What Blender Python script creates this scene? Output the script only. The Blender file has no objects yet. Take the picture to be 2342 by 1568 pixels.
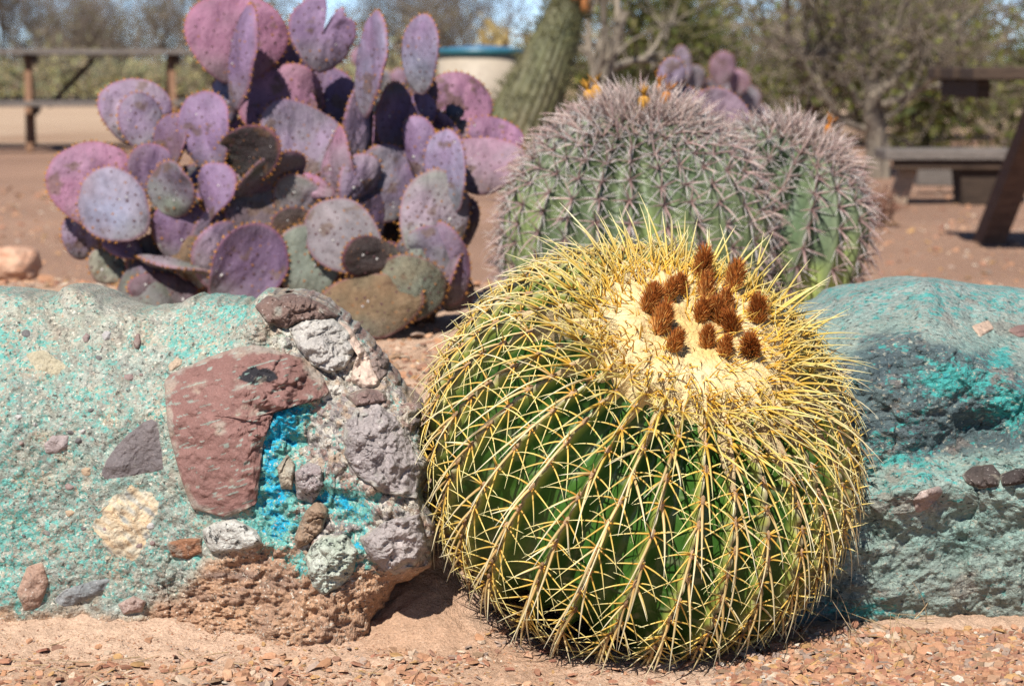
import bpy, math
import numpy as np
from mathutils import Matrix, Vector

sc = bpy.context.scene
COL = sc.collection

# ------------------------------------------------------------------ camera
CAM_H = 0.75
PITCH = math.radians(8.255)
FPX = 4370.0            # focal length in the pixels the layout was measured in (2342 x 1568)
cam_d = bpy.data.cameras.new('camera')
cam = bpy.data.objects.new('camera', cam_d)
COL.objects.link(cam)
cam.location = (0, 0, CAM_H)
cam.rotation_euler = (math.radians(90) - PITCH, 0, 0)
cam_d.sensor_width = 36.0
cam_d.lens = 36.0 * FPX / 2342.0
cam_d.clip_start = 0.05
cam_d.clip_end = 2000
cam_d.dof.use_dof = True
cam_d.dof.focus_distance = 2.36
cam_d.dof.aperture_fstop = 6.2
cam_d.dof.aperture_blades = 7
sc.camera = cam
# ------------------------------------------------------------------ light
SUN = Vector((-0.23, -0.62, 0.76)).normalized()
w = bpy.data.worlds.new('World'); sc.world = w; w.use_nodes = True
nt = w.node_tree
bg = nt.nodes['Background']
sky = nt.nodes.new('ShaderNodeTexSky'); sky.sky_type = 'NISHITA'
sky.sun_disc = False
sky.sun_elevation = math.asin(SUN.z)
sky.sun_rotation = math.atan2(SUN.x, SUN.y)
sky.air_density = 0.4; sky.dust_density = 0.0; sky.ozone_density = 2.0
nt.links.new(sky.outputs[0], bg.inputs[0])
bg.inputs[1].default_value = 0.105
sl = bpy.data.lights.new('sun', 'SUN'); sl.energy = 5.0; sl.angle = math.radians(0.53); sl.color = (1.0, 0.965, 0.91)
so = bpy.data.objects.new('sun', sl); COL.objects.link(so)
so.rotation_euler = SUN.to_track_quat('Z', 'Y').to_euler(); so.location = (-3, -3, 6)
sc.view_settings.view_transform = 'Standard'; sc.view_settings.look = 'None'
sc.view_settings.exposure = 0.76; sc.view_settings.gamma = 1.0
sc.render.engine = 'CYCLES'
sc.cycles.use_denoising = True; sc.cycles.denoiser = 'OPENIMAGEDENOISE'; sc.cycles.denoising_prefilter = 'NONE'; sc.cycles.denoising_input_passes = 'RGB_ALBEDO_NORMAL'; sc.cycles.use_adaptive_sampling = False; sc.cycles.sample_clamp_indirect = 4
sc.cycles.max_bounces = 6; sc.cycles.transparent_max_bounces = 4

# ------------------------------------------------------------------ helpers
CP, SP = math.cos(PITCH), math.sin(PITCH)
def P(u, v, y):
    """point of the place seen at layout pixel (u, v) at distance y"""
    u = np.asarray(u, float); v = np.asarray(v, float); y = np.asarray(y, float)
    a = (u - 1171) / FPX; b = (784 - v) / FPX
    dx, dy, dz = a, b * SP + CP, b * CP - SP
    k = y / dy
    return np.stack(np.broadcast_arrays(dx * k, y, CAM_H + dz * k), -1)

def lin(r, g, b, k=1.0):
    f = lambda c: ((c / 255 + 0.055) / 1.055) ** 2.4 if c > 10 else c / 255 / 12.92
    return np.array([f(r) * k, f(g) * k, f(b) * k])

def _hash(ix, iy, iz, seed):
    h = (ix.astype(np.uint32) * np.uint32(374761393) + iy.astype(np.uint32) * np.uint32(668265263)
         + iz.astype(np.uint32) * np.uint32(2147483647) + np.uint32(seed * 974711 + 13))
    h = (h ^ (h >> np.uint32(13))) * np.uint32(1274126177)
    h = h ^ (h >> np.uint32(16))
    return (h & np.uint32(0xFFFFFF)).astype(np.float64) / 0xFFFFFF

def vnoise(p, seed=0):
    p = np.asarray(p, float)
    i = np.floor(p).astype(np.int64); f = p - i
    f = f * f * f * (f * (f * 6 - 15) + 10)
    r = 0
    for a in (0, 1):
        wx = f[..., 0] if a else 1 - f[..., 0]
        for b in (0, 1):
            wy = f[..., 1] if b else 1 - f[..., 1]
            for c in (0, 1):
                wz = f[..., 2] if c else 1 - f[..., 2]
                r = r + wx * wy * wz * _hash(i[..., 0] + a, i[..., 1] + b, i[..., 2] + c, seed)
    return r * 2 - 1

def fbm(p, octv=4, seed=0, gain=0.5):
    p = np.asarray(p, float); s = 0; a = 1; t = 0
    for o in range(octv):
        s = s + a * vnoise(p * (2.03 ** o) + 17.3 * o, seed + o); t += a; a *= gain
    return s / t

def sstep(a, b, x):
    t = np.clip((x - a) / (b - a), 0, 1); return t * t * (3 - 2 * t)

def mixc(a, b, t):
    t = np.asarray(t)[..., None]; return a * (1 - t) + b * t

class MB:
    """collects vertices, faces, colours and material slots of ONE mesh"""
    def __init__(s): s.v = []; s.f = []; s.c = []; s.m = []; s.n = 0; s.q = []
    def add(s, v, faces, col=(0.5, 0.5, 0.5), mat=0, tq=0.0):
        v = np.asarray(v, float).reshape(-1, 3)
        c = np.broadcast_to(np.asarray(col, float), v.shape)
        faces = np.asarray(faces, np.int64)
        s.v.append(v); s.c.append(c); s.f.append(faces + s.n)
        s.m.append(np.broadcast_to(np.asarray(mat), (len(faces),)))
        s.q.append(np.broadcast_to(np.asarray(tq, float), (len(v),)))
        s.n += len(v)
    def build(s, name, mats, parent=None, loc=None, smooth=True):
        me = bpy.data.meshes.new(name)
        v = np.concatenate(s.v); c = np.concatenate(s.c); q = np.concatenate(s.q)
        org = np.zeros(3)
        if loc is not None: org = np.asarray(loc, float)
        elif parent is not None: org = np.array(parent.location)
        v = v - org
        nl = sum(f.size for f in s.f); nf = sum(len(f) for f in s.f)
        me.vertices.add(len(v)); me.vertices.foreach_set('co', v.ravel().astype(np.float32))
        me.loops.add(nl)
        me.loops.foreach_set('vertex_index', np.concatenate([f.ravel() for f in s.f]).astype(np.int32))
        me.polygons.add(nf)
        sz = np.concatenate([np.full(len(f), f.shape[1]) for f in s.f])
        me.polygons.foreach_set('loop_start', np.concatenate([[0], np.cumsum(sz)[:-1]]).astype(np.int32))
        me.polygons.foreach_set('material_index', np.concatenate(s.m).astype(np.int32))
        me.polygons.foreach_set('use_smooth', np.full(nf, smooth))
        me.update(calc_edges=True)
        a = me.attributes.new('Col', 'FLOAT_COLOR', 'POINT')
        a.data.foreach_set('color', np.concatenate([c, np.ones((len(c), 1))], 1).ravel().astype(np.float32))
        if np.any(q):
            a = me.attributes.new('Tq', 'FLOAT', 'POINT'); a.data.foreach_set('value', q.astype(np.float32))
        for m in (mats if isinstance(mats, (list, tuple)) else [mats]): me.materials.append(m)
        o = bpy.data.objects.new(name, me); COL.objects.link(o)
        if parent is not None: o.parent = parent
        elif loc is not None: o.location = Vector(org)
        return o

def tag(o, label=None, cat=None, group=None, kind=None):
    if label: o['label'] = label
    if cat: o['category'] = cat
    if group: o['group'] = group
    if kind: o['kind'] = kind
    return o
def thing(name, loc, label, cat, group=None):
    o = bpy.data.objects.new(name, None); COL.objects.link(o); o.location = Vector([float(x) for x in loc])
    o.empty_display_size = 0.1
    return tag(o, label, cat, group)

def grid_faces(nr, nc, wrap=False):
    i = np.arange(nr - 1)[:, None]; j = np.arange(nc if wrap else nc - 1)[None, :]
    j2 = (j + 1) % nc
    return np.stack(np.broadcast_arrays(i * nc + j, i * nc + j2, (i + 1) * nc + j2, (i + 1) * nc + j), -1).reshape(-1, 4)

def norm(a): return a / np.maximum(np.linalg.norm(a, axis=-1, keepdims=True), 1e-9)

def tubes(mb, lines, r1, col, mat=0, sides=4, ref=None, flat=1.0):
    """tapered tubes along N centre lines (N,K,3); r1 (N,K) radii; flat = width / thickness"""
    lines = np.asarray(lines, float); N, K, _ = lines.shape
    if N == 0: return
    T = norm(np.gradient(lines, axis=1))
    if ref is None: ref = np.tile(np.array([0.31, 0.17, 0.93]), (N, 1))
    ref = np.broadcast_to(np.asarray(ref, float)[:, None, :], lines.shape)
    A = norm(np.cross(T, ref)); bad = np.linalg.norm(np.cross(T, ref), axis=-1) < 1e-3
    A[bad] = norm(np.cross(T, np.array([1.0, 0.2, 0.1])))[bad]
    B = np.cross(T, A)
    an = np.arange(sides) / sides * 2 * np.pi
    r1 = np.broadcast_to(np.asarray(r1, float), (N, K))
    v = lines[:, :, None, :] + r1[:, :, None, None] * (np.cos(an)[None, None, :, None] * A[:, :, None, :] * flat
                                                     + np.sin(an)[None, None, :, None] * B[:, :, None, :])
    f = grid_faces(K, sides, True)[None] + (np.arange(N) * K * sides)[:, None, None]
    col = np.broadcast_to(np.asarray(col, float), (N, K, 3)) if np.ndim(col) != 4 else col
    c = np.broadcast_to(col[:, :, None, :], (N, K, sides, 3))
    mb.add(v.reshape(-1, 3), f.reshape(-1, 4), c.reshape(-1, 3), mat)

def box(mb, c, s, rot=None, col=(0.5, 0.5, 0.5), mat=0, bev=0.006):
    """box with chamfered edges; c centre, s full size, rot 3x3"""
    h = np.asarray(s, float) / 2; b = min(bev, h.min() * 0.45)
    vs = []; 
    for ax in range(3):
        for sx in (-1, 1):
            for sy in (-1, 1):
                for sz in (-1, 1):
                    p = np.array([sx, sy, sz]) * (h - b); p[ax] = np.array([sx, sy, sz])[ax] * h[ax]; vs.append(p)
    vs = np.array(vs)
    import itertools
    bm_ = __import__('bmesh').new()
    for p in vs: bm_.verts.new(p)
    __import__('bmesh').ops.convex_hull(bm_, input=bm_.verts)
    bm_.verts.ensure_lookup_table(); bm_.verts.index_update()
    fc = np.array([[v.index for v in f.verts] for f in bm_.faces if len(f.verts) == 3])
    vv = np.array([v.co[:] for v in bm_.verts]); bm_.free()
    if rot is not None: vv = vv @ np.asarray(rot).T
    mb.add(vv + np.asarray(c), fc, col, mat)

def rotx(a): c, s = math.cos(a), math.sin(a); return np.array([[1, 0, 0], [0, c, -s], [0, s, c]])
def roty(a): c, s = math.cos(a), math.sin(a); return np.array([[c, 0, s], [0, 1, 0], [-s, 0, c]])
def rotz(a): c, s = math.cos(a), math.sin(a); return np.array([[c, -s, 0], [s, c, 0], [0, 0, 1]])

# ------------------------------------------------------------------ materials
def vmat(name, rough=0.8, spec=0.3, n1=(60, 0.25), n2=None, bump=None, stretch=(1, 1, 1), tq=None, specks=(), trans=0.0, sss=0.0):
    """a surface whose own colour is the 'Col' attribute, broken up by noise grain, specks and relief"""
    m = bpy.data.materials.new(name); m.use_nodes = True
    t = m.node_tree; N = t.nodes; L = t.links
    bs = N['Principled BSDF']; bs.inputs['Roughness'].default_value = rough
    bs.inputs['Specular IOR Level'].default_value = spec
    at = N.new('ShaderNodeAttribute'); at.attribute_name = 'Col'
    tc = N.new('ShaderNodeTexCoord'); mp = N.new('ShaderNodeMapping'); mp.inputs['Scale'].default_value = stretch
    L.new(tc.outputs['Object'], mp.inputs['Vector'])
    def noise(scale, det=4, rgh=0.6):
        n = N.new('ShaderNodeTexNoise'); n.inputs['Scale'].default_value = scale; n.inputs['Detail'].default_value = det
        n.inputs['Roughness'].default_value = rgh; L.new(mp.outputs[0], n.inputs['Vector']); return n.outputs['Fac']
    def rng(fac, a, b, lo, hi):
        r = N.new('ShaderNodeMapRange'); r.inputs['From Min'].default_value = a; r.inputs['From Max'].default_value = b
        r.inputs['To Min'].default_value = lo; r.inputs['To Max'].default_value = hi; L.new(fac, r.inputs['Value']); return r.outputs[0]
    col = at.outputs['Color']
    def mul(col, fac):
        x = N.new('ShaderNodeVectorMath'); x.operation = 'SCALE'; L.new(col, x.inputs[0]); L.new(fac, x.inputs['Scale']); return x.outputs[0]
    def mix(col, c2, fac):
        x = N.new('ShaderNodeMix'); x.data_type = 'RGBA'; L.new(fac, x.inputs['Factor']); L.new(col, x.inputs['A'])
        if hasattr(c2, 'is_linked'): L.new(c2, x.inputs['B'])
        else: x.inputs['B'].default_value = (*c2, 1)
        return x.outputs['Result']
    if tq:
        q = N.new('ShaderNodeAttribute'); q.attribute_name = 'Tq'
        for (scale, c2, off) in tq:
            n = noise(scale, 5, 0.7)
            a = N.new('ShaderNodeMath'); a.operation = 'ADD'; L.new(n, a.inputs[0]); L.new(q.outputs['Fac'], a.inputs[1])
            col = mix(col, c2, rng(a.outputs[0], off, off + 0.12, 0, 0.9))
    for (scale, thr, wid, c2, amt) in specks:
        col = mix(col, c2, rng(noise(scale, 3, 0.65), thr, thr + wid, 0, amt))
    if n1: col = mul(col, rng(noise(n1[0]), 0.25, 0.75, 1 - n1[1], 1 + n1[1]))
    if n2: col = mul(col, rng(noise(n2[0]), 0.25, 0.75, 1 - n2[1], 1 + n2[1]))
    L.new(col, bs.inputs['Base Color'])
    if sss: 
        bs.inputs['Subsurface Weight'].default_value = sss; bs.inputs['Subsurface Radius'].default_value = (0.4, 0.3, 0.1); bs.inputs['Subsurface Scale'].default_value = 0.01
    if bump:
        h = noise(bump[0], 6, 0.65)
        b = N.new('ShaderNodeBump'); b.inputs['Strength'].default_value = bump[2]; b.inputs['Distance'].default_value = bump[1]
        L.new(h, b.inputs['Height']); L.new(b.outputs[0], bs.inputs['Normal'])
    if trans:
        tr = N.new('ShaderNodeBsdfTranslucent'); L.new(col, tr.inputs['Color'])
        mx = N.new('ShaderNodeMixShader'); mx.inputs[0].default_value = trans
        L.new(bs.outputs[0], mx.inputs[1]); L.new(tr.outputs[0], mx.inputs[2])
        L.new(mx.outputs[0], N['Material Output'].inputs['Surface'])
    return m

M = {}
M['soil'] = vmat('sandy_soil', 0.95, 0.1, (35, 0.16), (260, 0.28), (220, 0.006, 0.9),
                 specks=[(420, 0.60, 0.06, tuple(lin(225, 195, 170, .75)), 0.7), (300, 0.62, 0.05, tuple(lin(120, 80, 62, .75)), 0.6)])
M['chip'] = vmat('gravel_chip', 0.85, 0.25, (90, 0.2), (500, 0.18), (300, 0.002, 0.6))
M['breccia'] = vmat('copper_breccia', 0.85, 0.25, (45, 0.16), (300, 0.34), (130, 0.006, 1.0),
                    tq=[(170, tuple(lin(104, 182, 170, .68)), 0.84), (130, tuple(lin(0, 160, 196, .78)), 1.10)],
                    specks=[(190, 0.585, 0.06, tuple(lin(66, 68, 62, .7)), 0.85), (210, 0.60, 0.05, tuple(lin(216, 206, 188, .78)), 0.85),
                            (120, 0.66, 0.05, tuple(lin(190, 150, 120, .7)), 0.7)])
M['banded'] = vmat('banded_copper_rock', 0.8, 0.3, (30, 0.2), (260, 0.36), (140, 0.010, 1.0), stretch=(0.7, 0.8, 1.15),
                   tq=[(95, tuple(lin(70, 172, 164, .74)), 0.90), (90, tuple(lin(0, 130, 160, .72)), 1.16)],
                   specks=[(150, 0.585, 0.06, tuple(lin(45, 55, 55, .7)), 0.85), (175, 0.59, 0.07, tuple(lin(190, 185, 165, .75)), 0.75),
                           (110, 0.66, 0.05, tuple(lin(175, 130, 110, .7)), 0.6)])
M['clast'] = vmat('embedded_stone', 0.85, 0.25, (40, 0.12), (380, 0.2), (260, 0.003, 0.7),
                  specks=[(520, 0.66, 0.04, tuple(lin(195, 175, 165, .75)), 0.6)])
M['clast_spotted'] = vmat('spotted_stone', 0.85, 0.25, (60, 0.2), (350, 0.2), (160, 0.006, 0.9),
                          specks=[(90, 0.57, 0.06, tuple(lin(35, 36, 38, .7)), 0.9), (260, 0.6, 0.06, tuple(lin(225, 225, 215, .75)), 0.6)])
M['clast_rough'] = vmat('rough_stone', 0.9, 0.2, (40, 0.25), (240, 0.25), (110, 0.004, 0.9),
                        specks=[(160, 0.6, 0.07, tuple(lin(70, 66, 66, .7)), 0.6), (220, 0.63, 0.06, tuple(lin(215, 205, 195, .75)), 0.6)])
M['barrel_skin'] = vmat('cactus_skin', 0.42, 0.5, (25, 0.12), (180, 0.08), (260, 0.001, 0.25), specks=[(160, 0.70, 0.05, tuple(lin(150, 150, 120, .7)), 0.35)])
M['fishhook_skin'] = vmat('green_grey_skin', 0.55, 0.4, (25, 0.18), (160, 0.15), (200, 0.002, 0.4))
M['spine'] = vmat('cactus_spine', 0.5, 0.4, (90, 0.12), trans=0.15)
M['wool'] = vmat('cactus_wool', 0.95, 0.05, (70, 0.10), (420, 0.15), (330, 0.004, 0.8), trans=0.15)
M['dry'] = vmat('dry_flower', 0.8, 0.2, (200, 0.3), trans=0.15)
M['pad'] = vmat('prickly_pear_skin', 0.6, 0.35, (14, 0.24), (70, 0.16), (38, 0.012, 0.8), stretch=(1, 1, .6))
M['pad_dry'] = vmat('scarred_pad_skin', 0.85, 0.2, (30, 0.3), (140, 0.25), (80, 0.010, 1.0))
M['glochid'] = vmat('glochid_tuft', 0.8, 0.2, (200, 0.3))
M['wood'] = vmat('weathered_timber', 0.8, 0.25, (9, 0.4), (40, 0.35), (60, 0.004, 0.6), stretch=(1, 6, 6))
M['bark'] = vmat('bark', 0.9, 0.15, (10, 0.25), (60, 0.25), (40, 0.01, 0.8))
M['leaf'] = vmat('leaf', 0.7, 0.3, (3, 0.25), trans=0.3)
M['drum'] = vmat('painted_drum', 0.6, 0.35, (4, 0.08), (25, 0.10), (30, 0.003, 0.4), specks=[(12, 0.62, 0.1, tuple(lin(120, 95, 75, .7)), 0.4)])
M['rim'] = vmat('painted_rim', 0.4, 0.5, (20, 0.15))
M['stone'] = vmat('pale_stone', 0.9, 0.2, (8, 0.2), (50, 0.2), (40, 0.01, 0.8))

# ------------------------------------------------------------------ ground
GRD = np.random.default_rng(11)
def bed(x, y):
    """height of the ground: flat in front, a low planted bed behind the boulders"""
    h = 0.21 * sstep(2.75, 3.25, y) * (1 - sstep(4.6, 6.4, y))
    h = h * (1 - 0.75 * sstep(0.62, 1.25, x) * (1 - sstep(2.0, 2.6, x)))
    return h
def ground_z(x, y):
    p = np.stack([x, y, np.zeros_like(x)], -1)
    h = bed(x, y)
    h = h + 0.030 * np.exp(-((x + 0.50) / 0.40) ** 2 - ((y - 2.52) / 0.10) ** 2)          # soil banked up under the left boulder
    h = h + 0.090 * np.exp(-((x + 0.105) / 0.085) ** 2 - ((y - 2.58) / 0.14) ** 2)          # slope between boulder and cactus
    near = 1 - sstep(3.5, 9, y)
    h = h + near * (0.010 * fbm(p * 5, 3, 3) + 0.006 * fbm(p * 22, 4, 5) + 0.0050 * fbm(p * 80, 4, 8))
    h = h + (1 - near) * 0.03 * fbm(p * 0.5, 3, 2)
    return h
def axis_pts(lo, hi, step, far_lo, far_hi, n):
    a = np.arange(lo, hi, step)
    g = np.geomspace(step * 1.3, far_hi - hi, n); b = hi + g
    g2 = np.geomspace(step * 1.3, lo - far_lo, n); c = (lo - g2)[::-1]
    return np.concatenate([c, a, b])
xs = axis_pts(-0.80, 0.80, 0.0042, -400, 400, 70)
ys = np.concatenate([-3 + np.arange(0, 5.1, 0.3), np.arange(2.13, 3.25, 0.0045), np.geomspace(3.26, 700, 130)])
X, Y = np.meshgrid(xs, ys)
Z = ground_z(X, Y)
V = np.stack([X, Y, Z], -1)
p2 = np.stack([X, Y, 0 * X], -1)
c = mixc(lin(202, 164, 136, .74), lin(216, 186, 160, .74), 0.5 + 0.5 * fbm(p2 * 3, 4, 21))
c = mixc(c, lin(184, 144, 114, .70), sstep(0.1, 0.6, fbm(p2 * 7, 3, 31)) * 0.6)
mid = sstep(4.5, 7, Y) * (1 - sstep(20, 30, Y))
c = mixc(c, mixc(lin(176, 138, 114, .66), lin(138, 106, 88, .66), 0.5 + 0.7 * fbm(p2 * np.array([0.9, 1.1, 1]), 4, 41)), mid * 0.9)
c = mixc(c, mixc(lin(204, 176, 148, .62), lin(172, 138, 110, .58), np.clip(.5 + 1.1 * fbm(p2 * np.array([.8, .5, 1]), 4, 47), 0, 1)), sstep(17.8, 18.6, Y + 0.5 * fbm(p2 * 0.8, 2, 43)) * (1 - sstep(-4, 2, X)) * 0.9)
c = mixc(c, lin(205, 178, 150, .70), sstep(19, 24, Y) * 0.5)
mb = MB(); mb.add(V.reshape(-1, 3), grid_faces(len(ys), len(xs)), c.reshape(-1, 3))
g = mb.build('ground', M['soil']); tag(g, kind='structure')

def gz(x, y): return float(ground_z(np.array([float(x)]), np.array([float(y)]))[0])
def base_at(u, y):
    x = float(P(u, 300, y)[0]); return np.array([x, y, gz(x, y)])

# ------------------------------------------------------------------ boulders
def poly_radius(poly, cen, ang):
    p = np.asarray(poly, float) - np.asarray(cen, float); q = np.roll(p, -1, 0)
    d = np.stack([np.cos(ang), np.sin(ang)], -1)
    e = q - p
    det = d[:, None, 0] * (-e[None, :, 1]) + d[:, None, 1] * e[None, :, 0]
    det = np.where(np.abs(det) < 1e-12, 1e-12, det)
    t = (p[None, :, 0] * (-e[None, :, 1]) + p[None, :, 1] * e[None, :, 0]) / det
    s = (d[:, None, 0] * p[None, :, 1] - d[:, None, 1] * p[None, :, 0]) / det
    t = np.where((s >= -1e-6) & (s <= 1 + 1e-6) & (t > 0), t, -1)
    return t.max(1)
def smooth_ring(r, k):
    if k < 1: return r
    w = np.hanning(2 * k + 3)[1:-1]; w /= w.sum()
    return np.convolve(np.concatenate([r[-k:], r, r[:k]]), w, 'valid')

class Relief:
    """a boulder: outline in layout pixels, a front relief in metres, real thickness behind"""
    def __init__(s, poly, cen, yplane, Tf, p, na, k, jit, seed):
        s.cen = np.array(cen, float); s.yp = yplane; s.Tf = Tf; s.p = p
        s.ang = np.arange(na) / na * 2 * np.pi
        r = smooth_ring(poly_radius(poly, cen, s.ang), k)
        ring = np.stack([np.cos(s.ang), np.sin(s.ang), 0 * s.ang], -1)
        s.rad = r * (1 + jit * fbm(ring * 6, 4, seed))
        s.extra = lambda u, v: 0 * u
    def s_of(s, u, v):
        d = np.stack([u, v], -1) - s.cen
        a = np.mod(np.arctan2(d[..., 1], d[..., 0]), 2 * np.pi)
        R = np.interp(a, np.append(s.ang, 2 * np.pi), np.append(s.rad, s.rad[0]))
        return np.linalg.norm(d, axis=-1) / R
    def front(s, u, v):
        q = np.clip(s.s_of(u, v), 0, 1)
        dome = (1 - q ** s.p) ** (1 / s.p)
        return s.yp(u, v) - s.Tf * dome + s.extra(u, v) * sstep(0, 0.5, dome)
    def mesh(s, nr, Tb, nb=26):
        na = len(s.ang)
        q = np.sin(np.linspace(0.0, 1, nr) * np.pi / 2) ** 0.9
        q[0] = 0.002
        u = s.cen[0] + q[:, None] * s.rad * np.cos(s.ang); v = s.cen[1] + q[:, None] * s.rad * np.sin(s.ang)
        y = s.front(u, v)
        F = P(u, v, y)
        qb = np.cos(np.linspace(0, 1, nb) * np.pi / 2)[1:]; qb[-1] = 0.002
        ub = s.cen[0] + qb[:, None] * s.rad * np.cos(s.ang); vb = s.cen[1] + qb[:, None] * s.rad * np.sin(s.ang)
        B = P(ub, vb, s.yp(ub, vb)); B[..., 1] += Tb * (1 - qb[:, None] ** 2.5) ** 0.5
        V = np.concatenate([F, B], 0); U = np.concatenate([u, ub], 0); W = np.concatenate([v, vb], 0)
        return V, U, W, grid_faces(nr + nb - 1, na, True)

def worley(u, v, cell, seed, warp=0.35):
    """nearest random cell: distance to its centre, distance to its border, a random number per cell"""
    q = np.stack([u / cell, v / cell, 0 * u], -1)
    q = q + warp * np.stack([fbm(q * 1.7, 3, seed + 31), fbm(q * 1.7 + 40, 3, seed + 32), 0 * u], -1)
    i0 = np.floor(q[..., :2]).astype(np.int64); F1 = np.full(u.shape, 9.0); F2 = np.full(u.shape, 9.0); ID = np.zeros(u.shape)
    for a in (-1, 0, 1):
        for b in (-1, 0, 1):
            ix, iy = i0[..., 0] + a, i0[..., 1] + b; z = np.zeros_like(ix)
            cx, cy = ix + _hash(ix, iy, z, seed), iy + _hash(ix, iy, z, seed + 1)
            d = np.hypot(q[..., 0] - cx, q[..., 1] - cy); n = d < F1
            F2 = np.where(n, F1, np.minimum(F2, d)); ID = np.where(n, _hash(ix, iy, z, seed + 2), ID); F1 = np.where(n, d, F1)
    return F1, F2 - F1, ID
def facets(u, v, cell, seed, amp):
    """broken planes: every random cell is tilted its own way, so the rock meets itself in edges"""
    q = np.stack([u / cell, v / cell, 0 * u], -1); q = q + .25 * np.stack([fbm(q * 1.3, 2, seed + 31), fbm(q * 1.3 + 40, 2, seed + 32), 0 * u], -1)
    i0 = np.floor(q[..., :2]).astype(np.int64); best = np.full(u.shape, -9.0)
    for a in (-1, 0, 1):
        for b in (-1, 0, 1):
            ix, iy = i0[..., 0] + a, i0[..., 1] + b; z = np.zeros_like(ix)
            cx, cy = ix + _hash(ix, iy, z, seed), iy + _hash(ix, iy, z, seed + 1)
            gx, gy = _hash(ix, iy, z, seed + 3) - .5, _hash(ix, iy, z, seed + 4) - .5
            dx, dy = q[..., 0] - cx, q[..., 1] - cy
            best = np.maximum(best, .5 * _hash(ix, iy, z, seed + 5) + 1.1 * (gx * dx + gy * dy) - .75 * np.hypot(dx, dy))
    return -amp * best
def gs(u, v, cu, cv, ru, rv): return np.exp(-((u - cu) / ru) ** 2 - ((v - cv) / rv) ** 2)
def Z5(pts): return [(x * 0.6117, y * 0.6117 + 608.9) for x, y in pts]

def clast(parent, rel, poly, h, colf, mat, label=None, p=5, na=150, k=2, jit=0.03, seed=1, rough=0.003, fq=60, back=0.05, nr=34, name='embedded_stone'):
    poly = np.array(poly, float); cen = poly.mean(0)
    ang = np.arange(na) / na * 2 * np.pi
    r = smooth_ring(poly_radius(poly, cen, ang), k)
    ring = np.stack([np.cos(ang), np.sin(ang), 0 * ang], -1)
    r = r * (1 + jit * fbm(ring * 4, 4, seed))
    q = np.sin(np.linspace(0, 1, nr) * np.pi / 2); q[0] = 0.003
    u = cen[0] + q[:, None] * r * np.cos(ang); v = cen[1] + q[:, None] * r * np.sin(ang)
    y0 = rel.front(u, v)
    pp = P(u, v, y0)
    h = h * (.62 if h < .03 else .42)
    y = y0 - h * (1 - q[:, None] ** p) ** (1 / p) + 0.004
    off = .0042 if h < .0025 else .0050 if h < .0065 else .0058
    y = y - off + (off - .0002) * q[:, None] ** (2.5 if h < .0045 else 6) + .7 * rough * fbm(pp * fq, 4, seed + 3) * (1 - q[:, None] ** 8)
    F = P(u, v, y); B = P(u[::-1][1:], v[::-1][1:], y0[::-1][1:] + 0.004); B[..., 1] += back * np.linspace(0.2, 1, nr - 1)[:, None]
    Vv = np.concatenate([F, B], 0)
    U = np.concatenate([u, u[::-1][1:]], 0); W = np.concatenate([v, v[::-1][1:]], 0)
    c = colf(U, W, Vv)
    qq = np.concatenate([q, q[::-1][1:]])[:, None] * np.ones(na)
    dust = sstep(.22, .60, fbm(Vv * 42, 4, seed + 6) + .55 * sstep(.84, 1.0, qq)) * .5
    c = mixc(c, mixc(lin(170, 176, 164, .68), lin(186, 170, 148, .70), np.clip(.5 + fbm(Vv * 60, 3, seed + 7), 0, 1)), dust)
    mb = MB(); mb.add(Vv.reshape(-1, 3), grid_faces(2 * nr - 1, na, True), c.reshape(-1, 3))
    o = mb.build(name, mat, parent)
    if label: o['label'] = label
    return o
def flatcol(a, b=None, fq=30, seed=4):
    def f(u, v, p):
        return mixc(a, b if b is not None else a * 0.85, 0.5 + 0.6 * fbm(p * fq, 4, seed))
    return f

# ---- left boulder
L_out = [(-320, 700), (-200, 665), (-60, 662), (40, 668), (115, 682), (150, 653), (200, 664), (240, 695), (330, 716), (368, 706), (400, 704),
         (440, 680), (530, 690), (572, 702), (590, 676), (680, 670), (745, 697), (780, 730), (830, 775), (878, 828), (915, 870), (930, 905), (962, 930), (952, 1010),
         (976, 1060), (958, 1130), (985, 1190), (980, 1290), (938, 1320), (905, 1330), (892, 1372), (850, 1400), (842, 1450), (830, 1530), (740, 1570), (640, 1540), (500, 1530), (300, 1525), (0, 1530), (-320, 1500)]
LB = Relief(L_out, (330, 1090), lambda u, v: 2.60 - 0.06 * sstep(300, 760, u) - 0.03 * sstep(900, 1500, v) * sstep(350, 700, u) + 0.10 * sstep(1000, 660, v) - 0.03 * sstep(700, 950, u) * sstep(800, 1100, v), 0.13, 8, 1100, 2, 0.016, 3)
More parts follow.
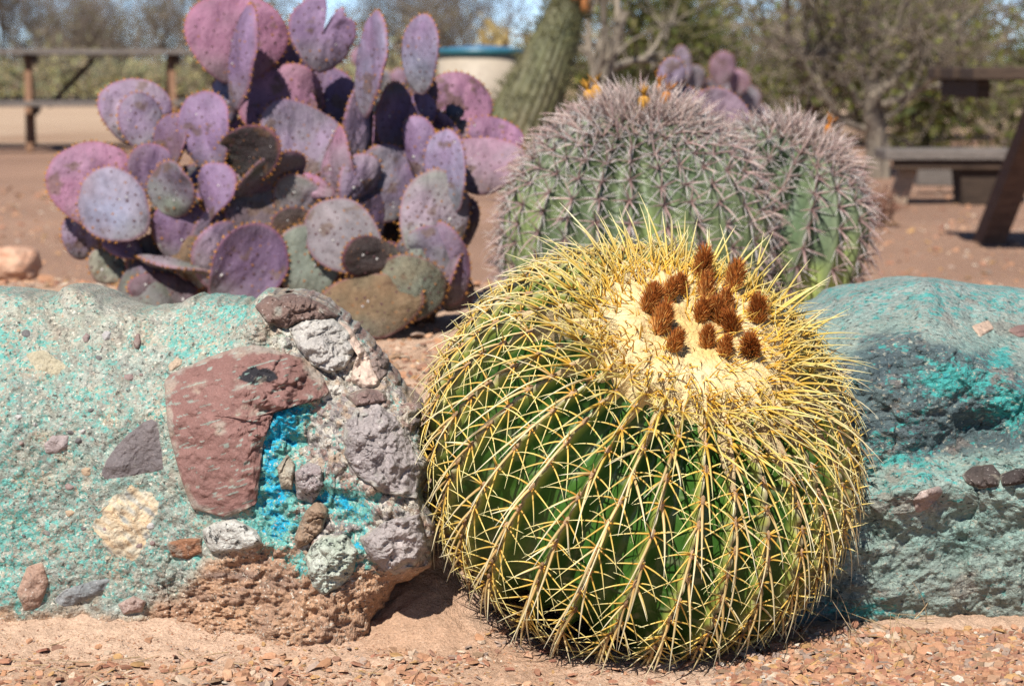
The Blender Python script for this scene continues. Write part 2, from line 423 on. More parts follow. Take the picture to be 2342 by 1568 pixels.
def lextra(u, v):
    p = np.stack([u, v, 0 * u], -1)
    rough = sstep(480, 640, u) + 0.6 * sstep(1180, 1300, v) * sstep(200, 400, u); rough = np.clip(rough, 0.12, 1)
    e = rough * (0.030 * fbm(p / 150, 5, 12) + 0.014 * np.abs(fbm(p / 60, 4, 14)) + 0.005 * fbm(p / 14, 3, 16))
    e = e + np.clip(rough, .1, 1) * (facets(u, v, 95, 301, .030) + facets(u, v, 34, 311, .010)) + 0.0045 * fbm(p / 20, 4, 17) + 0.012 * fbm(p / 140, 3, 18)
    e = e + 0.035 * gs(u, v, 690, 1010, 70, 60) + 0.03 * gs(u, v, 640, 1180, 50, 120)      # hollow beside the brown stone
    e = e + 0.05 * gs(u, v, 900, 1400, 70, 60)
    for (cell, hh, sd, thr) in ((62, .007, 201, .55), (27, .0035, 205, .45), (13, .0018, 209, .3)):
        f1, bd, idn = worley(u, v, cell, sd)
        e = e - np.clip(rough, .18, 1) * hh * (idn > thr) * np.sqrt(np.clip(1 - (f1 / .62) ** 2, 0, 1)) * sstep(0, .12, bd)
    led = np.abs(fbm(p / np.array([48, 17, 1]), 5, 19, .62)) + 0.5 * np.abs(fbm(p / np.array([18, 8, 1]), 3, 29))
    e = e + 0.011 * led * sstep(1240, 1330, v + 60 * fbm(p / 80, 2, 15)) * sstep(330, 440, u)
    return e
e_ = np.stack([np.cos(LB.ang) * 40, np.sin(LB.ang) * 40, 0 * LB.ang], -1)
LB.rad = LB.rad * (1 + 0.030 * np.abs(fbm(e_ * .4, 4, 27)) * sstep(-.2, .5, np.cos(LB.ang)) + 0.008 * fbm(e_, 3, 28))
LB.extra = lextra
V, U, W, F = LB.mesh(300, 0.42)
pn = np.stack([U, W, 0 * U], -1)
n1 = fbm(V * 9, 4, 51); n2 = fbm(V * 34, 4, 52); n3 = fbm(V * 120, 3, 53)
c = mixc(lin(146, 176, 164, .62), lin(172, 176, 160, .64), np.clip(0.5 + 0.9 * n1, 0, 1))
c = mixc(c, lin(196, 180, 152, .72), sstep(0.12, 0.5, n2) * 0.75)
c = mixc(c, lin(120, 120, 112, .72), sstep(0.25, 0.6, fbm(V * 60, 4, 54)) * 0.6)
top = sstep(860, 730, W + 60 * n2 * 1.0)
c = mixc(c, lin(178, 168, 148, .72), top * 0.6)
right = sstep(640, 700, U + 50 * n1)
c = mixc(c, mixc(lin(196, 184, 170, .74), lin(164, 152, 146, .72), 0.5 + 0.8 * n2), right * 0.85)
pebs = [lin(196, 184, 166, .74), lin(150, 138, 134, .72), lin(176, 150, 126, .72), lin(120, 112, 110, .72), lin(206, 198, 186, .76), lin(148, 116, 104, .72)]
rq = sstep(560, 680, U + 50 * n1)
for (cell, sd, thr) in ((62, 201, .55), (27, 205, .45), (13, 209, .3)):
    f1, bd, idn = worley(U, W, cell, sd); on = (idn > thr) * sstep(.02, .10, bd) * sstep(.66, .5, f1)
    pc = np.array(pebs)[(idn * 977).astype(int) % 6]
    c = mixc(c, pc, on * (0.22 + 0.55 * rq)); PEB = on if cell == 62 else np.maximum(PEB, on)
tan = sstep(1235, 1300, W + 70 * n1 + 30 * n2 - 90 * sstep(560, 380, U) ) * sstep(300, 420, U + 40 * n2)
c = mixc(c, mixc(lin(196, 154, 120, .74), lin(158, 126, 106, .72), np.clip(0.40 + 0.9 * n2, 0, 1)), tan)
soil = sstep(1370, 1420, W + 40 * n2) * sstep(520, 300, U)
c = mixc(c, lin(178, 132, 98, .72), soil * 0.75)
streak = gs(U, W, 500, 1330, 130, 40) * sstep(0.0, 0.3, fbm(pn / np.array([60, 18, 1]), 3, 57))
c = mixc(c, lin(105, 95, 95, .72), streak * 0.6)
tq = 0.365 + 0.07 * n1 + 0.06 * n2
tq = tq + 0.05 * sstep(120, -20, U) + 0.05 * gs(U, W, 60, 1250, 200, 200)
blue = (gs(U, W, 640, 960, 60, 60) + gs(U, W, 625, 1080, 45, 80) + gs(U, W, 640, 1200, 60, 70) + gs(U, W, 690, 1290, 50, 40) + 0.75 * gs(U, W, 730, 1110, 60, 40) + 0.8 * gs(U, W, 790, 1150, 80, 45) + 0.8 * gs(U, W, 820, 1230, 40, 60) + 0.7 * gs(U, W, 700, 930, 50, 30)
        + 0.6 * gs(U, W, 830, 1310, 60, 40) + 0.35 * gs(U, W, 500, 720, 80, 40) + 0.25 * gs(U, W, 420, 800, 50, 50) + 0.5 * gs(U, W, 660, 1000, 40, 60))
blue = blue * (0.8 + 0.5 * fbm(V * 50, 4, 58))
tq = tq - 0.20 * tan - 0.03 * right - 0.2 * soil + 0.55 * np.clip(blue, 0, 1.1)
tq = np.clip(tq - 0.22 * PEB * (.35 + .65 * rq), 0, 1)
lb = thing('breccia_boulder', P(330, 1450, 2.5), 'large copper-green boulder full of embedded stones, left of the golden barrel cactus', 'boulder')
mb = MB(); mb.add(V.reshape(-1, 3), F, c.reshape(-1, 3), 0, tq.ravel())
mb.build('matrix', M['breccia'], lb)
# the embedded stones
def colA(u, v, p):
    c = mixc(lin(146, 110, 102, .72), lin(128, 92, 84, .72), 0.5 + 0.6 * fbm(p * 14, 4, 61))
    st = sstep(0.5, 0.62, gs(u, v, 585, 858, 55, 24) + 0.35 * fbm(p * 60, 4, 62))
    c = mixc(c, lin(42, 40, 44, .72), st)
    e = sstep(640, 690, u + 25 * fbm(p * 30, 3, 63)) * sstep(930, 860, v)
    c = mixc(c, lin(112, 80, 72, .72), e * 0.7)
    lens = sstep(0.68, 0.76, vnoise(np.stack([u / 15 + v / 40, v / 4.2 + u / 15, 0 * u], -1), 64))
    return mixc(c, lin(150, 178, 165, .72), lens * 0.55)
clast(lb, LB, Z5([(615, 430), (640, 400), (760, 345), (890, 300), (950, 290), (1060, 320), (1150, 350), (1195, 395), (1235, 470), (1200, 500), (1120, 495), (1045, 492), (1020, 560),
                  (985, 660), (970, 800), (960, 890), (900, 920), (840, 935), (720, 910), (690, 830), (650, 700), (625, 590)]), 0.020, colA, M['clast'], 'large flat reddish brown stone with a black stain',
      p=12, na=360, k=1, jit=0.02, rough=0.0012, nr=110, back=0.07)
clast(lb, LB, Z5([(545, 568), (575, 560), (597, 575), (612, 680), (621, 765), (500, 790), (385, 805), (370, 780), (385, 735), (430, 670), (480, 620)]), 0.005,
      flatcol(lin(122, 112, 110, .72), lin(106, 98, 98, .72)), M['clast'], 'grey triangular stone', p=9, na=200, k=1, jit=0.01, rough=0.001, nr=60)
clast(lb, LB, Z5([(755, 985), (800, 955), (880, 943), (960, 985), (985, 1030), (950, 1052), (850, 1068), (790, 1072), (765, 1030)]), 0.022, flatcol(lin(205, 202, 192, .74), lin(178, 172, 162, .72), 45), M['clast_spotted'], 'off-white speckled stone', p=3.2, seed=5)
def colD(u, v, p):
    s = fbm(np.stack([u / 40 + v / 60, (v - u * 0.8) / 16, 0 * u], -1), 4, 66)
    c = mixc(lin(186, 182, 164, .74), lin(206, 176, 138, .74), np.clip(0.45 + 1.0 * s, 0, 1)); return mixc(c, lin(140, 140, 138, .72), sstep(0.15, 0.5, -s) * 0.7)
clast(lb, LB, Z5([(318, 960), (345, 900), (400, 835), (500, 792), (600, 812), (622, 900), (580, 1010), (545, 1100), (500, 1122), (420, 1108), (330, 1020)]), 0.0035, colD, M['clast_rough'], 'pale orange-tan streaked stone', p=5, jit=0.06, seed=8, nr=60)
clast(lb, LB, Z5([(1140, 1090), (1170, 1030), (1210, 1005), (1300, 1000), (1338, 1060), (1320, 1150), (1270, 1200), (1210, 1232), (1165, 1195), (1150, 1140)]), 0.045, flatcol(lin(170, 180, 160, .72), lin(205, 206, 192, .72), 40), M['clast_spotted'], 'pale green stone spotted black', p=2.6, jit=0.05, seed=9, rough=0.008, fq=40, nr=50)
clast(lb, LB, Z5([(1098, 1020), (1120, 960), (1145, 910), (1190, 868), (1228, 905), (1210, 980), (1150, 1040), (1110, 1055)]), 0.026, flatcol(lin(158, 130, 106, .72), lin(138, 118, 100, .72)), M['clast_rough'], 'tan oval stone', p=3, seed=11)
clast(lb, LB, Z5([(1098, 770), (1150, 728), (1200, 745), (1212, 820), (1170, 885), (1110, 872)]), 0.022, flatcol(lin(178, 170, 166, .72), lin(150, 130, 128, .72)), M['clast_spotted'], p=3, seed=12)
clast(lb, LB, Z5([(1035, 750), (1075, 700), (1105, 740), (1092, 835), (1050, 832)]), 0.022, flatcol(lin(170, 158, 138, .72), lin(150, 138, 122, .72)), M['clast_rough'], p=3, seed=13)
clast(lb, LB, Z5([(1285, 600), (1330, 530), (1400, 508), (1475, 555), (1530, 640), (1575, 760), (1560, 870), (1440, 850), (1335, 785), (1288, 700)]), 0.040, flatcol(lin(176, 164, 158, .74), lin(142, 132, 130, .72), 16), M['clast_rough'], 'big mauve-grey stone', p=9, na=220, k=0, jit=0.05, seed=14, rough=0.0022, fq=30, nr=70)
clast(lb, LB, Z5([(1345, 1015), (1440, 950), (1570, 925), (1600, 1050), (1550, 1120), (1480, 1152), (1430, 1130), (1365, 1065)]), 0.045, flatcol(lin(178, 166, 160, .74), lin(150, 140, 136, .72), 22), M['clast_rough'], p=9, na=180, k=0, jit=0.05, seed=15, rough=0.0022, fq=34, nr=50)
clast(lb, LB, Z5([(1078, 232), (1140, 195), (1240, 190), (1308, 240), (1335, 310), (1290, 380), (1230, 402), (1165, 370), (1110, 300)]), 0.050, flatcol(lin(190, 184, 174, .76), lin(164, 156, 150, .74), 24), M['clast_rough'], 'light grey rounded stone near the top', p=4.5, na=180, k=0, jit=0.05, seed=16, rough=0.004, nr=50, back=0.10)
clast(lb, LB, Z5([(955, 150), (1000, 110), (1080, 98), (1180, 122), (1230, 150), (1275, 185), (1215, 205), (1120, 205), (1072, 235), (1000, 212)]), 0.045, flatcol(lin(128, 104, 94, .72), lin(104, 84, 78, .72), 26), M['clast_rough'], 'dark brown stone on the top edge', p=4, na=180, k=0, jit=0.05, seed=17, rough=0.005, nr=50, back=0.12)
clast(lb, LB, Z5([(1245, 190), (1310, 225), (1350, 290), (1385, 340), (1405, 400), (1425, 440), (1370, 465), (1310, 435), (1318, 380), (1340, 320), (1300, 240)]), 0.034, flatcol(lin(214, 190, 172, .74), lin(196, 170, 152, .72), 30), M['clast'], 'pinkish pale rim of stone', p=3, jit=0.05, seed=18, rough=0.005)
clast(lb, LB, Z5([(1285, 480), (1370, 452), (1440, 465), (1450, 500), (1400, 520), (1330, 522)]), 0.036, flatcol(lin(136, 112, 104, .72), lin(112, 92, 88, .72)), M['clast_rough'], p=2.8, seed=19, rough=0.006)
clast(lb, LB, Z5([(1380, 345), (1410, 330), (1455, 350), (1450, 400), (1420, 430), (1390, 390)]), 0.03, flatcol(lin(150, 130, 120, .72), lin(120, 104, 96, .72)), M['clast_rough'], p=2.8, seed=20)
clast(lb, LB, Z5([(60, 1220), (100, 1120), (160, 1100), (185, 1180), (150, 1275), (90, 1290)]), 0.009, flatcol(lin(170, 140, 122, .72), lin(156, 126, 108, .72)), M['clast_rough'], p=4, seed=21, rough=0.002)
clast(lb, LB, Z5([(160, 665), (195, 628), (262, 628), (255, 680), (212, 702), (168, 702)]), 0.006, flatcol(lin(165, 150, 146, .72)), M['clast'], p=5, seed=22, rough=0.001)
clast(lb, LB, Z5([(438, 1262), (500, 1228), (548, 1250), (532, 1292), (460, 1302)]), 0.014, flatcol(lin(176, 150, 138, .72)), M['clast_rough'], p=3, seed=23)
clast(lb, LB, Z5([(497, 285), (505, 255), (522, 245), (530, 280), (520, 315), (503, 310)]), 0.006, flatcol(lin(140, 118, 110, .72)), M['clast'], p=4, na=80, nr=20, seed=24)
clast(lb, LB, Z5([(305, 265), (322, 245), (340, 258), (332, 285), (315, 290)]), 0.005, flatcol(lin(150, 130, 125, .72)), M['clast'], p=4, na=80, nr=20, seed=25)
clast(lb, LB, Z5([(375, 255), (395, 235), (418, 245), (412, 275), (388, 280)]), 0.005, flatcol(lin(178, 172, 168, .72)), M['clast'], p=4, na=80, nr=20, seed=26)
clast(lb, LB, Z5([(625, 370), (660, 335), (690, 345), (680, 370), (632, 400)]), 0.005, flatcol(lin(186, 164, 140, .72)), M['clast'], p=4, na=80, nr=20, seed=27)
clast(lb, LB, Z5([(622, 1030), (690, 1015), (755, 1012), (758, 1068), (700, 1095), (640, 1085)]), 0.012, flatcol(lin(158, 112, 84, .72), lin(140, 100, 76, .72)), M['clast_rough'], p=4, seed=28)
clast(lb, LB, Z5([(190, 1250), (240, 1205), (330, 1175), (420, 1160), (400, 1210), (320, 1250), (240, 1275)]), 0.007, flatcol(lin(150, 150, 148, .72), lin(128, 130, 130, .72)), M['clast_rough'], p=4, jit=0.1, seed=29)
clast(lb, LB, Z5([(75, 320), (160, 300), (260, 370), (230, 420), (120, 385)]), 0.004, flatcol(lin(190, 178, 150, .72)), M['clast_rough'], p=5, jit=0.12, seed=30, rough=0.002)
crg = np.random.default_rng(77)
for i in range(26):
    u0, v0 = crg.uniform(20, 360), crg.uniform(740, 1330)
    r0 = crg.uniform(6, 15); a = np.arange(7) / 7 * 2 * np.pi
    rr = r0 * crg.uniform(0.7, 1.3, 7)
    cc = [lin(150, 128, 122, .72), lin(190, 186, 180, .72), lin(186, 160, 132, .72), lin(112, 108, 106, .72)][crg.integers(4)]
    clast(lb, LB, np.stack([u0 + rr * np.cos(a) * 1.1, v0 + rr * np.sin(a) * 0.85], -1), 0.003, flatcol(cc), M['clast'], p=4, na=36, nr=10, k=1, seed=40 + i, rough=0.0008, back=0.02)

# ---- right boulder
R_out = [(1740, 735), (1850, 704), (1890, 690), (1912, 672), (1950, 662), (2010, 656), (2060, 645), (2110, 642), (2200, 649), (2290, 661), (2380, 668), (2560, 700), (2760, 800), (2800, 1200),
         (2700, 1500), (2342, 1530), (2100, 1530), (1900, 1530), (1760, 1500), (1720, 1300), (1720, 950)]
RB = Relief(R_out, (2180, 1100), lambda u, v: 2.66 + 0.10 * sstep(1000, 650, v) + 0.15 * np.clip((760 + 0.62 * np.abs(u - 2120) * (0.5 + 0.5 * (u > 2120)) - v) / 130, 0, 1.5), 0.15, 7, 1000, 2, 0.012, 5)
def rextra(u, v):
    p = np.stack([u, v, 0 * u], -1)
    f1, bd, idn = worley(u, v, 130, 261, .5)
    e = facets(u, v * 1.25 + .3 * u, 170, 321, .045) + facets(u, v * 1.4 + .3 * u, 60, 331, .014) + facets(u, v, 22, 341, .004) + 0.012 * fbm(p / 160, 4, 72) + 0.012 * (idn - .5) * sstep(0, .12, bd) + 0.008 * np.abs(fbm(p / np.array([80, 60, 1]), 4, 74)) + 0.008 * fbm(p / 22, 4, 76) + 0.006 * np.abs(fbm(p / np.array([60, 34, 1]) + 5, 4, 77))
    ridge = 760 + 0.75 * np.abs(u - 2120) * (0.45 + 0.5 * (u > 2120))      # upper facet falls back behind a ridge
    e = e - 0.02 * gs(u, v, 2120, 830, 160, 60)
    e = e + 0.05 * gs(u, v, 2260, 1000, 120, 70) - 0.02 * gs(u, v, 2150, 1120, 200, 40)
    e = e - 0.030 * sstep(-20, 50, v - (1110 - .46 * (u - 2000))) + 0.025 * sstep(0, 260, v - 1150 + .3 * (u - 2000))
    e = e + 0.03 * sstep(1330, 1450, v + 0.08 * (u - 2100))
    return e
RB.extra = rextra
V, U, W, F = RB.mesh(280, 0.5)
n1 = fbm(V * 8, 4, 81); n2 = fbm(V * 26, 4, 82)
ST = np.stack([U / 70, (W + 0.28 * (U - 2100)) / 22, 0 * U], -1); n3 = fbm(ST, 4, 83)
c = mixc(lin(126, 160, 150, .76), lin(164, 172, 160, .76), np.clip(0.5 + 0.7 * n1 + 0.5 * n3, 0, 1))
c = mixc(c, lin(140, 140, 128, .72), sstep(1180, 1400, W) * 0.5)
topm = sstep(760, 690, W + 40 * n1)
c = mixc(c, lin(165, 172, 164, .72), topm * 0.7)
dark = np.clip(gs(U, W, 2050, 860, 140, 90) + gs(U, W, 2200, 900, 150, 90) + 0.9 * gs(U, W, 2130, 980, 190, 80) + 0.5 * gs(U, W, 2330, 960, 60, 70), 0, 1)
dark = sstep(0.30, 0.60, dark + 0.35 * n2 + 0.2 * n1)
c = mixc(c, mixc(lin(44, 62, 78, .72), lin(82, 100, 104, .72), np.clip(0.5 + 0.9 * n2, 0, 1)), dark * 0.80)
c = mixc(c, lin(150, 130, 118, .72), sstep(0.3, 0.5, fbm(V * 18, 3, 88)) * 0.5)
c = mixc(c, lin(172, 150, 138, .72), gs(U, W, 2120, 1150, 45, 22) * 0.7)
tq = 0.305 + 0.08 * n1 + 0.10 * n3 + 0.32 * gs(U, W, 2170, 870, 80, 40) + 0.28 * gs(U, W, 2320, 930, 60, 50) + 0.22 * gs(U, W, 1960, 1390, 120, 20) + 0.10 * gs(U, W, 2050, 1080, 200, 60) + 0.25 * gs(U, W, 2290, 820, 30, 30) + 0.12 * topm
rb = thing('copper_boulder', P(2180, 1440, 2.7), 'blue-green streaked boulder with dark blue patch, right of the golden barrel cactus', 'boulder')
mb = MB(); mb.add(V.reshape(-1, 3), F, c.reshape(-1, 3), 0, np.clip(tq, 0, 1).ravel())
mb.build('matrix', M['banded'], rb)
clast(rb, RB, [(2198, 1085), (2225, 1065), (2270, 1060), (2290, 1085), (2285, 1112), (2240, 1118), (2210, 1105)], 0.03, flatcol(lin(92, 80, 74, .72), lin(66, 60, 58, .72)), M['clast_rough'], 'dark brown stone', p=2.8, na=120, seed=91, rough=0.006)
clast(rb, RB, [(2285, 1085), (2320, 1072), (2400, 1066), (2400, 1090), (2330, 1108), (2292, 1112)], 0.02, flatcol(lin(76, 66, 62, .72), lin(52, 48, 48, .72)), M['clast_rough'], 'dark brown stone', p=3, na=120, seed=92, rough=0.006)
clast(rb, RB, [(2300, 755), (2330, 742), (2380, 740), (2390, 765), (2330, 772)], 0.012, flatcol(lin(140, 112, 104, .72)), M['clast'], p=3, na=80, nr=20, seed=93)
clast(rb, RB, [(2085, 1145), (2105, 1122), (2150, 1108), (2160, 1125), (2120, 1165), (2095, 1175)], 0.010, flatcol(lin(178, 156, 146, .72), lin(150, 134, 126, .72)), M['clast_rough'], p=3, na=80, nr=20, seed=94)
clast(rb, RB, [(2220, 745), (2262, 730), (2275, 752), (2240, 772)], 0.010, flatcol(lin(198, 170, 148, .72)), M['clast_rough'], p=3, na=80, nr=20, seed=95)

# ------------------------------------------------------------------ golden barrel cactus
RG = np.random.default_rng(5)
Cg = P(1464, 1032, 2.50)
Ax = norm(np.array([0.245, -0.574, 0.78])); Ub = norm(np.cross(np.array([0, 1.0, 0.3]), Ax)); Vb = np.cross(Ax, Ub)
NR = 31
class Barrel:
    def __init__(s, cen, axis, R, Ht, Hb, nrib, depth, crown, e=0.82, dip=0.018, wob=0.15, seed=1, twist=0.0):
        s.c = np.asarray(cen); s.A = norm(np.asarray(axis, float)); s.U = norm(np.cross(np.array([0, 1.0, 0.31]), s.A)); s.W = np.cross(s.A, s.U)
        s.R, s.Ht, s.Hb, s.n, s.d, s.cr, s.e, s.dip = R, Ht, Hb, nrib, depth, crown, e, dip
        rg = np.random.default_rng(seed); s.off = rg.uniform(-wob, wob, nrib) * 0.35; s.twist = twist
    def prof(s, th):
        h = np.where(np.cos(th) > 0, s.Ht, s.Hb) * np.cos(th) - s.dip * np.exp(-(th / 0.26) ** 2)
        return s.R * np.abs(np.sin(th)) ** s.e, h
    def warp(s, ph):           # uneven rib spacing
        x = ph / (2 * np.pi) * s.n; k = np.floor(x).astype(int) % s.n; f = x - np.floor(x)
        o = s.off[k] * (1 - f) + s.off[(k + 1) % s.n] * f
        return ph + o * 2 * np.pi / s.n
    def frame(s, th, ph):
        e = 1e-3
        r, h = s.prof(th); r1, h1 = s.prof(th + e); r0, h0 = s.prof(np.maximum(th - e, 1e-4))
        tr, tz = r1 - r0, h1 - h0; l = np.hypot(tr, tz) + 1e-12; tr, tz = tr / l, tz / l
        q = ph + s.twist * th
        rad = np.cos(q)[..., None] * s.U + np.sin(q)[..., None] * s.W
        pos = s.c + r[..., None] * rad + h[..., None] * s.A
        n = rad * (-tz)[..., None] + s.A * tr[..., None]
        t = rad * tr[..., None] + s.A * tz[..., None]
        return pos, n, t, np.cross(n, t)
    def depth(s, th): return s.d * sstep(s.cr * 0.75, s.cr * 2.0, th)
    def crest_ph(s, k): return s.warp(np.asarray(k) * 2 * np.pi / s.n)

GB = Barrel(Cg, Ax, 0.288, 0.236, 0.23, NR, 0.038, 0.30, seed=3)
th_ar = 0.36 + np.cumsum(np.concatenate([[0.0], 0.085 + 0.058 * sstep(0, 5, np.arange(1, 19))]))
th_ar = th_ar[th_ar < 2.75]
cand = th_ar
nph, nth = NR * 24, 230
ph0 = np.arange(nph) / nph * 2 * np.pi; th = np.linspace(0.03, np.pi - 0.05, nth)
TH, PH0 = np.meshgrid(th, ph0, indexing='ij'); PH = GB.warp(PH0)
ph_ar_off = RG.uniform(-0.5, 0.5, NR)
pos, n, t, b = GB.frame(TH, PH)
x = PH0 / (2 * np.pi) * NR; fr = np.abs(x - np.round(x)) * 2          # 0 on a crest, 1 in a groove
kk = np.round(x).astype(int) % NR
vly = np.sin(fr * np.pi / 2) ** 0.66
idx = np.interp(TH, th_ar, np.arange(len(th_ar))) + ph_ar_off[kk]
tub = np.cos(2 * np.pi * idx)
d = -GB.depth(TH) * vly + 0.0035 * (-tub) * (1 - fr) ** 2 * sstep(0.5, 0.8, TH)
d = d - 0.0016 * (0.5 + 0.5 * np.cos(2 * np.pi * idx * 1 + np.pi)) * sstep(0.1, 0.5, fr)
pos = pos + n * d[..., None]
gr = mixc(lin(46, 88, 30, .66), lin(74, 112, 40, .66), np.clip(0.5 + 0.7 * fbm(pos * 14, 3, 7), 0, 1))
gr = mixc(gr, lin(122, 128, 88, .6), sstep(0.15, 0.5, fbm(pos * 30, 4, 9)) * sstep(1.7, 2.3, TH) * 0.6)
crest = sstep(0.26, 0.06, fr); cork = sstep(0.075, 0.02, fr)
gr = mixc(gr, mixc(lin(150, 164, 66, .72), lin(184, 184, 96, .74), 0.5 + 0.6 * fbm(pos * 60, 3, 10)), crest * 0.9)
gr = mixc(gr, mixc(lin(150, 118, 88, .7), lin(196, 180, 160, .74), np.clip(0.5 + 0.9 * fbm(pos * 150, 3, 11), 0, 1)), cork * 0.85)
scar = sstep(0.30, 0.42, fbm(pos * np.array([40, 40, 90]), 4, 12)); gr = mixc(gr, lin(150, 152, 118, .66), scar * 0.45)
base_br = sstep(2.15, 2.55, TH + 0.2 * fbm(pos * 12, 3, 8))
gr = mixc(gr, lin(96, 72, 48, .7), base_br * 0.8)
gb = thing('golden_barrel_cactus', (float(Cg[0]), float(Cg[1]), 0.0), 'round golden barrel cactus with woolly crown, in front between the two boulders', 'cactus')
mb = MB(); mb.add(pos.reshape(-1, 3), grid_faces(nth, nph, True)[:, ::-1], gr.reshape(-1, 3))
GBB = mb

# areole cushions and spines
def spine_set(B, areoles, gen, mb, K=7, sides=5, mat=0, wobble=0.12, rg=RG):
    """areoles: (th, ph) arrays; gen(th, rg) -> list of (azimuth, elevation, length, radius, flat, droop, kind)"""
    Ls, Rs, Cs, Rf, Fl = [], [], [], [], []
    pos, n, t, b = B.frame(areoles[:, 0], areoles[:, 1])
    s = np.linspace(0, 1, K)
    for i in range(len(areoles)):
        for (az, el, ln, rd, fl, droop, cfun) in gen(areoles[i, 0], rg):
            az += rg.normal(0, wobble); el += rg.normal(0, wobble * 0.8); ln *= rg.uniform(0.8, 1.15)
            dirv = (math.cos(az) * t[i] + math.sin(az) * b[i]) * math.cos(el) + n[i] * math.sin(el)
            g = t[i] * 0.75 - n[i] * 0.65 + np.array([0, 0, -0.25]) + rg.normal(0, 0.18, 3)
            L = pos[i] - n[i] * 0.001 + ln * (s[:, None] * dirv + droop * (s ** 2)[:, None] * g)
            Ls.append(L); Rs.append(rd * (1 - s ** 1.6) + 0.00012); Cs.append(cfun(s, rg)); Rf.append(n[i]); Fl.append(fl)
    Ls, Rs, Cs, Rf, Fl = map(np.array, (Ls, Rs, Cs, Rf, Fl))
    for fl in np.unique(Fl):
        k = Fl == fl
        tubes(mb, Ls[k], Rs[k], Cs[k], mat, sides, Rf[k], float(fl))
def ramp(c0, c1, c2, jit=0.12):
    def f(s, rg):
        c = np.where(s[:, None] < 0.45, c0 + (c1 - c0) * (s[:, None] / 0.45), c1 + (c2 - c1) * ((s[:, None] - 0.45) / 0.55))
        return np.clip(c * (1 + rg.normal(0, jit)), 0.01, 0.9)
    return f
YT = ramp(lin(216, 160, 46, .72), lin(222, 194, 96, .74), lin(228, 220, 168, .76))
YM = ramp(lin(204, 142, 46, .78), lin(226, 192, 92, .82), lin(238, 230, 172, .86))
YP = ramp(lin(196, 148, 80, .76), lin(224, 200, 140, .80), lin(236, 228, 196, .84))
YB = ramp(lin(128, 86, 48, .62), lin(172, 134, 84, .66), lin(204, 176, 130, .7), 0.2)
def gen_gold(th, rg):
    out = []
    young = sstep(0.80, 0.42, np.array(th)); old = sstep(1.9, 2.3, np.array(th))
    cr = YT if rg.random() < young * 1.2 else (YB if rg.random() < old else YM)
    cc = YT if rg.random() < young else (YB if rg.random() < old * 0.8 else YP)
    up = 0.34 * float(young)
    for a in ((48, 92) if rg.random() < .35 else (42, 84, 128)):
        for sg in (-1, 1):
            if rg.random() < 0.10: continue
            ln = np.interp(a, [30, 70, 100, 140], [.043, .047, .043, .027]) * (1.12 - 0.25 * float(young) + 0.22 * float(old))
            out.append((sg * math.radians(a), 0.26 + up + rg.uniform(0, .2), ln, 0.00096, 1.2, 0.30 - 0.12 * float(young) + .12 * float(old), cr))
    ln = 0.066 + 0.020 * float(young)
    out.append((rg.normal(0, 0.12), 0.50 + up, ln, 0.00115, 1.6, 0.46 - 0.25 * float(young) + .15 * float(old), cc))
    if rg.random() < 0.8: out.append((math.pi + rg.normal(0, .3), 0.95 + 0.3 * up, 0.034 + .02 * float(young), 0.0011, 1.0, 0.12, cr))
    if rg.random() < 0.3: out.append((rg.choice([-1, 1]) * 0.9, 0.75 + up * .6, 0.045 + 0.015 * float(young), 0.0012, 1.3, 0.2, cc))
    if rg.random() < 0.9 * float(young):
        out.append((rg.normal(0, 0.5), 0.9, 0.080 + rg.uniform(0, .016), 0.0013, 1.5, 0.12, cc))
        if rg.random() < .6: out.append((rg.normal(0, 0.8), 0.95, 0.052, 0.0010, 1.2, 0.12, cr))
    if young > .5: out.append((rg.uniform(-2.6, 2.6), rg.uniform(.5, 1.0), .05, .0009, 1.1, .18, YT))
    if old > 0.4:
        out.append((rg.normal(0, 0.7), 0.3, 0.05, 0.0011, 1.0, 0.5, YB)); out.append((rg.normal(0, 1.2), 0.3, 0.05, 0.001, 1.0, 0.45, YB))
    return out
ar = []
for k in range(NR):
    i0 = np.arange(len(th_ar)) - ph_ar_off[k]
    tk = np.interp(i0, np.arange(len(th_ar)), th_ar)
    for tt in tk: 
        if 0.35 < tt < 2.7: ar.append((tt + RG.normal(0, 0.008), GB.crest_ph(k) + RG.normal(0, 0.006)))
ar = np.array(ar)
mb = MB(); spine_set(GB, ar, gen_gold, mb, wobble=0.085)
# short yellow spines standing in the wool
q = RG.random(620); tz = 0.02 + 0.34 * np.sqrt(q); pz = RG.uniform(0, 2 * np.pi, 620)
YG = ramp(lin(222, 160, 40, .82), lin(228, 178, 62, .84), lin(234, 200, 104, .86))
def gen_wool(th, rg):
    return [(rg.normal(0, 0.9), rg.uniform(0.55, 1.35), rg.uniform(0.022, 0.046), 0.00095, 1.2, rg.uniform(-0.05, 0.5), YG)]
pw = pos
class _W:   # the same cactus surface lifted by the thickness of the wool
    def frame(s, th, ph):
        p, n, t, b = GB.frame(th, ph); return p + n * 0.004, n, t, b
spine_set(_W(), np.stack([tz, pz], -1), gen_wool, mb)
o = mb.build('spines', M['spine'], gb); o['kind'] = 'stuff'

